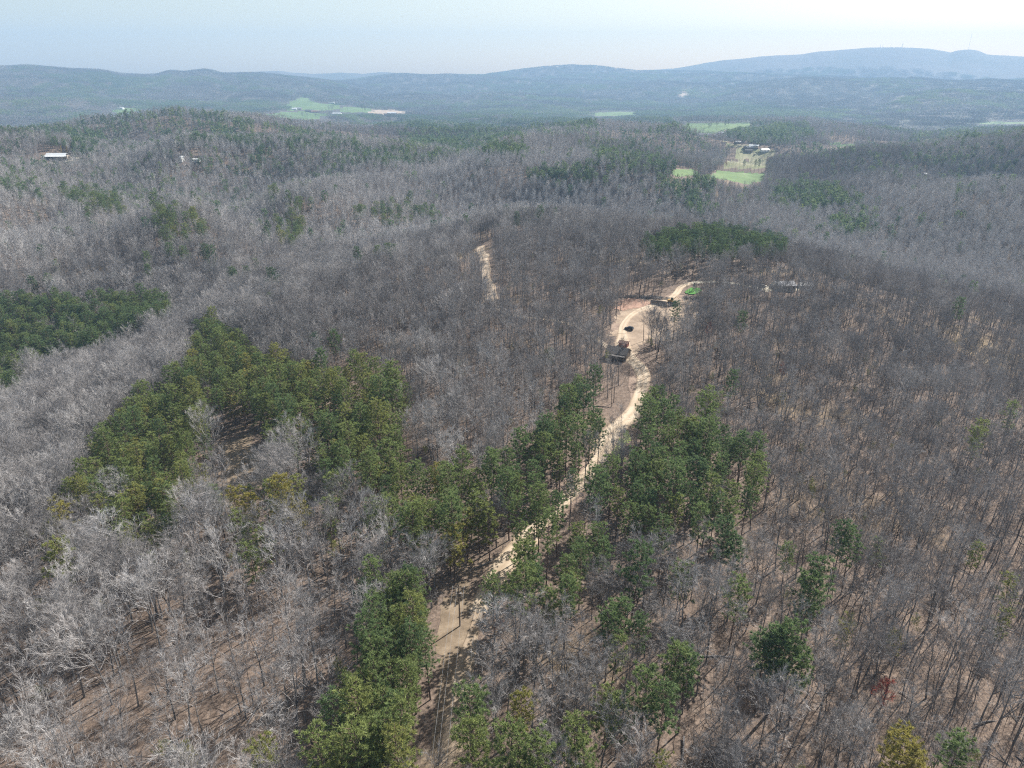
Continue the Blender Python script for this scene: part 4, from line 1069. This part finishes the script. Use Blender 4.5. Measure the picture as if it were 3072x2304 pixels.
# ------------------------------------------------------------------ materials of the built things
M_wood = plain("weathered_wood", (.20, .16, .125), var=.35, scale=2)
M_log = plain("log_bark", (.24, .205, .17), var=.4, scale=1.5)
M_cut = plain("fresh_cut", (.55, .40, .26), var=.2)
M_white = plain("white_siding", (.74, .74, .71), var=.05, scale=1)
M_metal = plain("white_metal_roof", (.78, .79, .78), .45, .2, .05, .5)
M_grey = plain("grey_roof", (.34, .34, .35), .8, 0, .15, .7)
M_dark = plain("dark_shingles", (.13, .12, .112), .9, 0, .3, 1.4)
M_red = plain("red_paint", (.25, .10, .075), .7)
M_rust = plain("rusty_roof", (.24, .15, .115), .8)
M_glass = plain("dark_glass", (.03, .035, .04), .15, 0, .1)
M_paint = plain("dark_paint", (.035, .037, .043), .3, .3, .1)
M_teal = plain("teal_paint", (.04, .22, .27), .35, .1, .1)
M_tyre = plain("tyre_rubber", (.02, .02, .02), .9)
M_steel = plain("galvanised_steel", (.36, .36, .36), .5, .6)
M_yellow = plain("machine_yellow", (.40, .24, .07), .5)
M_wire = plain("bare_wire", (.45, .45, .44), .4, .7, .05)
M_brick = plain("block_wall", (.42, .36, .30), .9)

# ------------------------------------------------------------------ utility pole and its wires
pole_p = SPOT["pole"]; zp = pole_p.z
low = at(439, 767, 9.0); dirw = Vector((low.x - pole_p.x, low.y - pole_p.y, 0)).normalized(); side = Vector((dirw.y, -dirw.x, 0)); pa = math.atan2(side.y, side.x)
up = tag(empty("utility_pole", pole_p, pa), "wooden utility pole with crossarm at the head of the grassy clearing", "utility pole")
m = MB(); m.tube([(0, 0, -.8), (0, 0, 6), (0, 0, 12.2)], [.19, .16, .12], 8); m.build("pole", M_wood, up)
m = MB(); m.box((0, .19, 11.4), (2.9, .12, .15)); m.build("crossarm", M_wood, up)
m = MB(); m.box((0, .19, 9.6), (2.2, .12, .15)); m.build("crossarm", M_wood, up)
for s in (-1, 1):
    m = MB(); m.tube([(0, .24, 10.6), (s * .9, .24, 11.32)], [.03, .03], 4); m.build("brace", M_steel, up)
for xx in (-1.3, 0.28, 1.3):
    m = MB(); m.tube([(xx, .19, 11.48), (xx, .19, 11.6), (xx, .19, 11.76)], [.05, .08, .04], 6); m.build("insulator", M_white, up)
m = MB(); m.tube([(-.42, -.1, 8.6), (-.42, -.1, 9.5)], [.26, .26], 10); m.build("transformer", M_steel, up)
for k, xx in enumerate((-1.3, .28, 1.3)):
    a = pole_p + side * xx + Vector((0, 0, 11.74)); bgn = low + side * xx + Vector((0, 0, 9.0)); bgn = Vector((bgn.x, bgn.y, bgn.z))
    e = a + (bgn - a) * 2.6; e.z = float(ground(e.x, e.y)) + 11.7
    pts = []
    for i in range(25):
        t = i / 24; p = a.lerp(e, t); p.z -= 4 * 1.5 * t * (1 - t); pts.append(p)
    m = MB(); m.tube(pts, [.022] * 25, 4)
    tag(m.build("power_line", M_wire), ["left", "middle", "right"][2 - k] + " one of the three thin wires running from the utility pole down the clearing", "wire", "wires over the clearing")

# ------------------------------------------------------------------ vehicles
def car(name, p, rz, paint, label, cat="car", L=4.6):
    e = tag(empty(name, p + Vector((0, 0, .25)), rz), label, cat)
    m = MB(); P = [(-L/2, .55), (-L/2, .95), (-L/2 + .25, 1.05), (L/2 - 1.2, 1.0), (L/2 - .1, .82), (L/2, .5), (L/2 - .1, .32), (-L/2 + .1, .32)]
    m.add([(x, s * .9, z) for s in (-1, 1) for x, z in P], [tuple(range(8)), tuple(reversed(range(8, 16)))] + [(i, i + 8, (i + 1) % 8 + 8, (i + 1) % 8) for i in range(8)]); m.build("body", paint, e)
    m = MB(); Q = [(-L/2 + .15, 1.03), (-L/2 + .5, 1.62), (L/2 - 2.2, 1.62), (L/2 - 1.35, 1.0)]
    m.add([(x, s * (.82 if z < 1.2 else .68), z) for s in (-1, 1) for x, z in Q], [(0, 1, 2, 3), (7, 6, 5, 4)] + [(i, i + 4, (i + 1) % 4 + 4, (i + 1) % 4) for i in range(4)]); cb = m.build("cabin", M_glass, e)
    m = MB(); m.box((-L * .12, 0, 1.65), (L * .42, 1.34, .05)); m.build("roof", paint, e)
    for sx in (-1, 1):
        for sy in (-1, 1):
            m = MB(); m.tube([(sx * L * .3, sy * .72, .34), (sx * L * .3, sy * .94, .34)], [.36, .36], 12); m.build("wheel", M_tyre, e)
    return e
car("parked_car", SPOT["car"], R(150), M_paint, "dark car parked on the tan cleared ground beside the sandy road")
car("parked_car", at(82.5, 156.8), R(10), M_teal, "teal car parked in the yard right of the long white roof")

# ------------------------------------------------------------------ buildings
def house(name, p, rz, L, W, H, RH, wall, roofm, label, cat="house", wins=3, door=True, chimney=False, over=.4):
    e = tag(empty(name, p, rz), label, cat)
    m = MB(); m.box((0, 0, H / 2 - .6), (L, W, H + 1.2))
    for s in (-1, 1):
        m.add([(s * L / 2, -W / 2, H), (s * L / 2, W / 2, H), (s * L / 2, 0, H + RH * .97)], [(0, 1, 2) if s > 0 else (2, 1, 0)])
    m.build("wall", wall, e)
    r = MB(); hip(r, (0, 0, 0), L, W, H - .05, H + RH, over); r_ = r.build("roof", roofm, e)
    if chimney:
        m = MB(); m.box((L * .22, .3, H + RH * .9), (.8, .8, RH * 1.1 + .8)); m.build("chimney", M_red, r_)
    for s in (-1, 1):
        for i in range(wins):
            x = (i + .5) / wins * L - L / 2
            if door and s < 0 and i == wins // 2: continue
            m = MB(); m.box((x, s * (W / 2 + .02), H * .55), (1.1, .08, 1.2)); m.build("window", M_glass, e)
    if door:
        m = MB(); m.box(((wins // 2 + .5) / wins * L - L / 2, -(W / 2 + .03), 1.05), (1.0, .1, 2.1)); m.build("door", M_wood, e)
    return e
def rel(p, dx, dy): return Vector((p.x + dx, p.y + dy, float(ground(p.x + dx, p.y + dy))))
cb = house("cabin", SPOT["cabin"], R(-28), 9.5, 6.5, 2.8, 2.2, M_wood, M_dark, "dark-roofed cabin half hidden by trees beside the sandy road", "cabin", 3, True, True)
m = MB(); m.box((0, -4.5, 2.35), (9.5, 2.2, .14)); m.build("porch_roof", M_dark, cb)
for x in (-4.4, 0, 4.4):
    m = MB(); m.box((x, -5.4, 1.0), (.16, .16, 2.6)); m.build("porch_post", M_wood, cb)
house("storage_shed", rel(SPOT["cabin"], 4.5, 13), R(-28), 4, 3, 2.1, .8, M_red, M_rust, "small red shed right behind the dark-roofed cabin", "shed", 1, True)
e = house("ridge_house", SPOT["house"], R(8), 12, 8, 3.0, 2.0, M_white, M_grey, "white house with grey roof at the end of the driveway", "house", 4)
house("garage", rel(SPOT["house"], 16, 7), R(-5), 7, 5, 2.6, 1.3, M_white, M_metal, "white garage right of the white house on the driveway", "garage", 2)
car("parked_car", rel(SPOT["house"], -13, -2), R(20), M_white, "white car parked left of the white house on the driveway")
ls = tag(empty("long_shed", SPOT["shed"], R(3)), "long open shed with a stepped white metal roof on the left hill", "shed")
m = MB(); m.box((0, 3, 1.6), (30, 9, 4.4)); m.build("wall", M_brick, ls)
r = MB(); hip(r, (0, 2, 0), 27, 10, 3.8, 6.6, .4); r.build("roof", M_metal, ls)
m = MB(); P = [(-17, -8.5, 2.7), (17, -8.5, 2.7), (15, -2.6, 3.9), (-15, -2.6, 3.9)]; m.add(P + [(x, y, z - .15) for x, y, z in P], [(0, 1, 2, 3), (7, 6, 5, 4), (0, 4, 5, 1), (1, 5, 6, 2), (2, 6, 7, 3), (3, 7, 4, 0)]); m.build("lean_to_roof", M_metal, ls)
for x in np.linspace(-16, 16, 7):
    m = MB(); m.box((x, -8.2, .9), (.22, .22, 3.6)); m.build("post", M_wood, ls)
af = tag(empty("a_frame_house", SPOT["aframe"], R(12)), "tall white-fronted A-frame house among bare trees on the middle hill", "house")
m = MB(); m.add([(-4.2, -6, -1), (4.2, -6, -1), (0, -6, 11), (-4.2, 6, -1), (4.2, 6, -1), (0, 6, 11)], [(0, 1, 2), (5, 4, 3), (1, 4, 5, 2), (0, 2, 5, 3)]); m.build("wall", M_white, af)
for s in (-1, 1):
    m = MB(); P = [(s * 4.75, -6.6, -.8), (s * 4.75, 6.6, -.8), (0, 6.6, 11.6), (0, -6.6, 11.6)]; m.add(P + [(x - s * .2, y, z - .1) for x, y, z in P], [(0, 1, 2, 3), (7, 6, 5, 4), (0, 4, 5, 1), (1, 5, 6, 2), (2, 6, 7, 3), (3, 7, 4, 0)]); m.build("roof", M_grey, af)
for x, z, w_, h_ in ((-1.4, 2.2, 1.4, 2.0), (1.4, 2.2, 1.4, 2.0), (0, 6, 1.6, 2.2)):
    m = MB(); m.box((x, -6.05, z), (w_, .1, h_)); m.build("window", M_glass, af)
m = MB(); m.box((0, -8.2, .6), (8, 4, .3)); m.build("deck", M_wood, af)
house("mobile_home", SPOT["trailer"], R(4), 18, 4.4, 2.9, .7, M_white, M_metal, "long white mobile home left of the A-frame house", "mobile home", 5)
house("white_barn", SPOT["white_a"], R(70), 6, 4.5, 5.2, 1.8, M_white, M_metal, "tall narrow white barn on the left hill below the pines", "barn", 1)
house("carport", SPOT["white_b"], R(5), 11, 6, 2.6, 1.0, M_white, M_metal, "low white garage right of the tall narrow barn", "garage", 3)
house("hill_house", SPOT["white_c"], R(-10), 10, 7, 3, 2, M_white, M_metal, "lone white-roofed house in woods on the right hillside", "house", 3)
FAR = [ # column, row, length, width, wall, roof, name, label, category
 (*c5([(1110,412)])[0], 20, 9, M_brick, M_metal, "barn", "pale-roofed barn, farthest of the sheds in the valley farmyard", "barn"),
 (*c5([(1060,430)])[0], 16, 8, M_wood, M_grey, "barn", "grey barn in the middle of the valley farmyard", "barn"),
 (*c5([(1052,462)])[0], 16, 8, M_wood, M_dark, "barn", "dark-roofed barn nearest of the three in the farmyard", "barn"),
 (*c5([(1012,425)])[0], 6, 6, M_wood, M_dark, "small_shed", "small dark shed left of the valley farmyard barns", "shed"),
 (*c5([(930,372)])[0], 13, 8, M_wood, M_grey, "farm_shed", "grey shed beside the pines above the farmyard", "shed"),
 (*c5([(1232,458)])[0], 17, 9, M_white, M_metal, "farmhouse", "bright white farmhouse right of the farmyard barns", "house"),
 (*c5([(562,295)])[0], 40, 14, M_white, M_grey, "poultry_house", "long grey-roofed poultry house beyond the wooded hill", "barn"),
 (*c5([(752,262)])[0], 20, 12, M_brick, M_grey, "farmhouse", "grey-roofed farmhouse between the far pastures", "house"),
 (*c5([(1388,272)])[0], 16, 10, M_white, M_rust, "farmhouse", "rusty-roofed farmhouse among the trees right of the pastures", "house"),
 (*c4([(455,292)])[0], 26, 16, M_white, M_metal, "farmhouse", "white farmhouse at the left foot of the round green hill", "house"),
 (*c4([(497,289)])[0], 40, 18, M_wood, M_grey, "barn", "wide grey barn at the foot of the round green hill", "barn"),
 (*c4([(624,312)])[0], 46, 20, M_wood, M_dark, "barn", "dark-roofed barn below the middle of the round green hill", "barn"),
 (*c4([(690,322)])[0], 50, 22, M_red, M_rust, "barn", "reddish barn below the right side of the green hill", "barn"),
 (*c4([(866,224)])[0], 34, 18, M_white, M_metal, "farmhouse", "white farmhouse on the right shoulder of the green hill", "house"),
 (*c4([(922,346)])[0], 50, 18, M_white, M_metal, "barn", "long white barn below the green hill, near the pines", "barn"),
 (*c4([(1285,262)])[0], 24, 22, M_white, M_metal, "farmhouse", "tall white farmhouse above the tan field", "house"),
 (*c4([(1318,276)])[0], 40, 18, M_red, M_rust, "barn", "rusty red barn above the left end of the tan field", "barn"),
 (*c4([(1533,341)])[0], 46, 20, M_white, M_metal, "farmhouse", "white farmhouse at the lower edge of the tan field", "house"),
 (121, 109, 30, 16, M_white, M_metal, "farmhouse", "pale farmhouse in the hazy valley behind the left hill", "house"),
]
for k, (px, py, L_, W_, wm, rm, nm, lb, ct) in enumerate(FAR):
    p = at(px, py); big = L_ > 22
    house(nm, p, R((k * 37) % 50 - 25), L_, W_, 3.4 if not big else 5.5, 2.4 if not big else 5, wm, rm, lb, ct, 3, True, False, .6)

# ------------------------------------------------------------------ logs, brush and the machine on the cleared ground
def log(p, rz, L, r, label, group, mat=M_log, lift=0.0):
    a = tag(empty("log", p + Vector((0, 0, r + lift + .05)), rz), label, "log", group); m = MB(); n = 9
    m.tube([(-L / 2, 0, 0), (0, .08, .03), (L / 2, 0, 0)], [r, r * .93, r * .82], n, cap=False); m.build("bark", mat, a)
    for s in (-1, 1):
        m = MB(); rr = r if s < 0 else r * .82
        m.tube([(s * (L / 2 - .05), 0, 0), (s * (L / 2 + .01), 0, 0)], [rr * .97, rr * .97], n); m.build("cut_end", M_cut, a)
lp = at(659, 305.5)
for i, (dx, dy, lf) in enumerate(((0, 0, .3), (.2, 1.0, .3), (-.3, 2.0, .3), (.4, 3.1, .3), (0, .5, 1.0), (.1, 1.6, 1.0), (.3, 2.6, 1.0), (0, 1.1, 1.7))):
    log(rel(lp, dx, dy), R(-28 + (i * 7) % 5), 9.5 - (i * 3 % 4) * .7, .42, ["nearest bottom", "second bottom", "third bottom", "farthest bottom", "nearest second-layer", "middle second-layer", "farthest second-layer", "topmost"][i] + " log in the stacked pile on the cleared ground", "logs stacked on the cleared ground", lift=lf)
rg = random.Random(5)
def brush(p, L, W, H, rz, label, nb_=170, mat=M_trunk):
    m = MB(); ca, sa = math.cos(rz), math.sin(rz)
    for i in range(nb_):
        x, y = rg.uniform(-1, 1) * L / 2, rg.gauss(0, .35) * W; z = rg.random() * H * max(.1, 1 - abs(y) / W); d = Vector((rg.gauss(0, 1), rg.gauss(0, .6), rg.gauss(0, .25))).normalized(); l = rg.uniform(1.5, 5)
        q = Vector((x * ca - y * sa, x * sa + y * ca, z)); d = Vector((d.x * ca - d.y * sa, d.x * sa + d.y * ca, d.z))
        m.tube([q - d * l / 2, q + d * l / 2], [rg.uniform(.05, .2), .03], 4, cap=False)
    o = m.build("brush_pile", mat, loc=p); o["tone"] = .5; tag(o, label, "brush pile")
brush(at(636, 297.5), 26, 3.5, 1.4, R(-4), "dark brush windrow behind the red clay at the clearing edge")
brush(at(655, 298.5), 16, 3, 1.2, R(-6), "dark brush heap along the trees above the log pile", 120)
brush(at(668, 306), 10, 5, 1.8, R(20), "grey brush heap right of the stacked logs", 120)
brush(at(693, 299), 10, 4, 1.8, R(0), "brush heap below the green lawn", 90)
sk = tag(empty("log_loader", SPOT["loader"], R(-30)), "orange-yellow tracked loader standing right of the log pile", "loader")
for s in (-1, 1):
    m = MB(); m.add([(x, s * 1.0 + w_, z) for w_ in (-.25, .25) for x, z in ((-1.7, .1), (-2, .5), (-1.6, .9), (1.6, .9), (2, .5), (1.7, .1))], [(0, 1, 2, 3, 4, 5), (11, 10, 9, 8, 7, 6)] + [(i, i + 6, (i + 1) % 6 + 6, (i + 1) % 6) for i in range(6)]); m.build("track", M_tyre, sk)
m = MB(); m.box((-.5, 0, 1.4), (3, 1.9, 1.0), taper=.92); m.build("body", M_yellow, sk)
m = MB(); m.box((.3, .45, 2.4), (1.3, 1.0, 1.2), taper=.85); m.build("cab", M_glass, sk)
m = MB(); m.tube([(.9, -.4, 1.9), (2.8, -.4, 4.3), (4.9, -.4, 2.9)], [.2, .18, .14], 4); m.build("boom", M_yellow, sk)
m = MB(); m.box((5.0, -.4, 2.3), (.5, 1.1, .8), taper=.6); m.build("grapple", M_steel, sk)
def fallen(px, py, L, r, rz, label, mat=M_cut):
    p = at(px, py); e = tag(empty("fallen_log", p + Vector((0, 0, r + .15)), rz), label, "log"); m = MB(); m.tube([(-L / 2, 0, 0), (0, .2, .15), (L / 2, -.1, .1)], [r, r * .8, r * .35], 7); m.build("stem", mat, e)
    for k in range(4):
        x = -L * .1 + k * L * .14; m = MB(); s = 1 if k % 2 else -1; m.tube([(x, 0, 0), (x + .9, s * 1.1, .5)], [r * .35, .03], 4); m.build("branch", mat, e)
fallen(247, 427, 12, .22, R(35), "pale fallen trunk at the upper edge of the shaded hollow")
fallen(212, 434, 7, .2, R(110), "splintered pale trunk at the left edge of the shaded hollow")
fallen(122, 638.5, 13, .28, R(22), "pale fallen trunk lying in the bare woods at lower left", M_log)
fallen(574, 659, 7, .2, R(5), "short white fallen trunk right of the broom-shaped tree")
# evergreen on the lawn and golden trees by the long shed
def small_tree(name, p, meshes, s, tone, label, sz=(1, 1, 1)):
    e = tag(empty(name, p, .5), label, "tree"); e.scale = (s * sz[0], s * sz[1], s * sz[2])
    for nm, me in zip(("trunk", "crown"), meshes):
        c = bpy.data.objects.new(nm, me); COL.objects.link(c); c.parent = e; c["tone"] = tone
small_tree("lawn_tree", at(693, 291.5), PINE[N_YPI[0]], .6, .15, "small dark evergreen growing on the green lawn")
gold = [reg(*pine_shape(600 + k, 13, lo=.12, W=2.9, n=40, form='cone'), "golden", [M_ptrunk], [M_goldbud, M_ptrunk]) for k in range(2)]
for (px, py, s_, lb) in ((71, 153.5, 1.15, "tallest golden conical tree right of the long white roof"), (67.5, 154.5, .95, "middle golden conical tree beside the long white roof"), (62, 153.8, .9, "leftmost golden tree just behind the long white roof")):
    small_tree("golden_tree", at(px, py), gold[0 if s_ > 1 else 1], s_, .5, lb)
# trees standing along the pasture hedges of the middle valley
hx = [(705,668),(745,670),(790,674),(830,672),(870,676),(905,678),(990,684),(1035,686),(1075,688),(1115,688),(1160,690),(1195,692),(1235,694),(860,660),(950,664),(1060,668)]
for i, (x, y) in enumerate(hx):
    px, py = c5([(x, y)])[0]; p = at(px, py); pn = x in (990, 1115, 1160)
    lb = (ORD[i] if i < 13 else ["set-back left", "set-back middle", "set-back right"][i - 13])
    if x in (705, 790): small_tree("bare_tree", p, BARE[I_RED], 1.1, .5, ("left" if x == 705 else "right") + " one of two red-budding trees at the pasture corner")
    elif pn: small_tree("pine_tree", p, PINE[i % 3], 1.1, .1, {990: "lone tall pine in the left half of the pasture hedge", 1115: "left pine of the pair in the pasture hedge", 1160: "right pine of the pair in the pasture hedge"}[x])
    else: small_tree("bare_tree", p, BARE[N_UP[i % 6]], 1.0, .35, "tall bare tree " + lb + " along the pasture hedge, counted from its left end" if i < 13 else lb + " bare tree behind the pasture hedge")
for i, (x, y, s_) in enumerate(((625,205,1.6),(650,212,1.2),(700,214,1.2),(760,216,1.2),(870,330,2.2),(840,325,1.9),(400,350,1.9),(1045,300,1.8),(1210,330,2.3),(1235,335,2.0),(550,395,1.5),(600,398,1.5),(690,395,1.4))):
    p = at(*c4([(x, y)])[0]); small_tree("field_tree", p, BARE[N_SP[i % 4]] if x not in (1210, 1235) else PINE[i % 3], s_, .3, ["largest lone tree near the top of the green hill","second tree right on the green hill top line","third tree right along the green hill top line","rightmost tree on the green hill top line","right tree of the clump below the green hill","left tree of the clump below the green hill","rounded tree in the lower left pasture","tree beside the pale lane right of the green hill","left dark tree by the tan field","right dark tree by the tan field","left tree at the lower pasture edge","middle tree at the lower pasture edge","right tree at the lower pasture edge"][i])
for i, (x, y) in enumerate(((835,556),(890,552),(930,560),(985,556),(1050,560),(1100,553),(1165,558),(1225,556),(1262,520))):
    p = at(*c5([(x, y)])[0]); small_tree("bare_tree", p, BARE[(i * 5) % 10], .95, .35, ORD[i] + " bare tree from the left in the line just below the farmyard")
for i, (x, y) in enumerate(((900,395),(918,440),(925,485),(1290,450),(1305,490),(1330,430))):
    p = at(*c5([(x, y)])[0]); small_tree("bare_tree", p, BARE[(i * 3) % 10], 1.0, .35, ["top","middle","bottom"][i % 3] + " bare tree at the " + ("left" if i < 3 else "right") + " border of the valley farmyard")
for i, (x, y) in enumerate(((520,270),(560,215),(610,240),(700,225),(790,215),(825,205),(640,180),(930,190))):
    p = at(*c5([(x, y)])[0]); small_tree("field_tree", p, PINE[i % 3] if x in (790, 825) else BARE[(i * 3) % 10], 1.4, .3, ORD[i] + " of the lone trees in the far pale pasture, from nearest left onward")
# ------------------------------------------------------------------ masts on the far mountain
for i, (x, y0_, y1_, lb) in enumerate(((541,158,130,"leftmost short radio mast on the far mountain crest"),(569,157,133,"second short radio mast from the left on the mountain"),(665,156,133,"faint short radio mast on the middle of the crest"),(797,158,113,"stout radio mast on the highest far mountain crest"),(1568,168,8,"very tall thin mast on the rounded far summit"))):
    px = (2500 + x * .2586) / 3; pyb = (100 + y0_ * .2586) / 3; pyt = (100 + y1_ * .2586) / 3
    D = 10600; a, eb = az_el(px, pyb + 1); _, et = az_el(px, pyt); X_, Y_ = D * math.sin(float(a)), D * math.cos(float(a))
    zb = float(ground(X_, Y_)); zt = min(CAMZ + D * math.tan(float(et)), 722); w_ = 3.5 if i == 3 else 1.6
    e = tag(empty("radio_mast", (X_, Y_, zb - 2)), lb, "mast"); Hh = zt - zb + 2
    m = MB()
    for k in range(3):
        t = k * 2.094; m.tube([(w_ * 1.5 * math.cos(t), w_ * 1.5 * math.sin(t), 0), (w_ * .5 * math.cos(t), w_ * .5 * math.sin(t), Hh)], [w_ * .25, w_ * .2], 4)
    for q in np.linspace(.05, .98, 12):
        rr = w_ * (1.5 - q)
        m.tube([(rr * math.cos(t), rr * math.sin(t), Hh * q) for t in (0, 2.094, 4.189, 6.283)], [w_ * .12] * 4, 3)
    m.build("lattice", M_steel, e)
    m = MB(); m.tube([(0, 0, Hh), (0, 0, Hh + 6)], [w_ * .2, w_ * .1], 4); m.build("antenna", M_red, e)
# ------------------------------------------------------------------ air
hz, nt, b = nodes_of("air")
nt.nodes.remove(b)
pv = nt.nodes.new("ShaderNodeVolumePrincipled")
pv.inputs["Color"].default_value = (0.37, 0.565, 0.81, 1)
pv.inputs["Density"].default_value = HAZE_DENSITY
pv.inputs["Anisotropy"].default_value = 0.1
nt.links.new(pv.outputs[0], nt.nodes["Material Output"].inputs["Volume"])
mb = MB(); zlo = float(GZ.min()) - 1.5
mb.box((0, 0, 0), (23500, 23500, 745 - zlo))
hb = mb.build("haze", hz, loc=(0, 0, (745 + zlo) / 2)); hb["kind"] = "stuff"
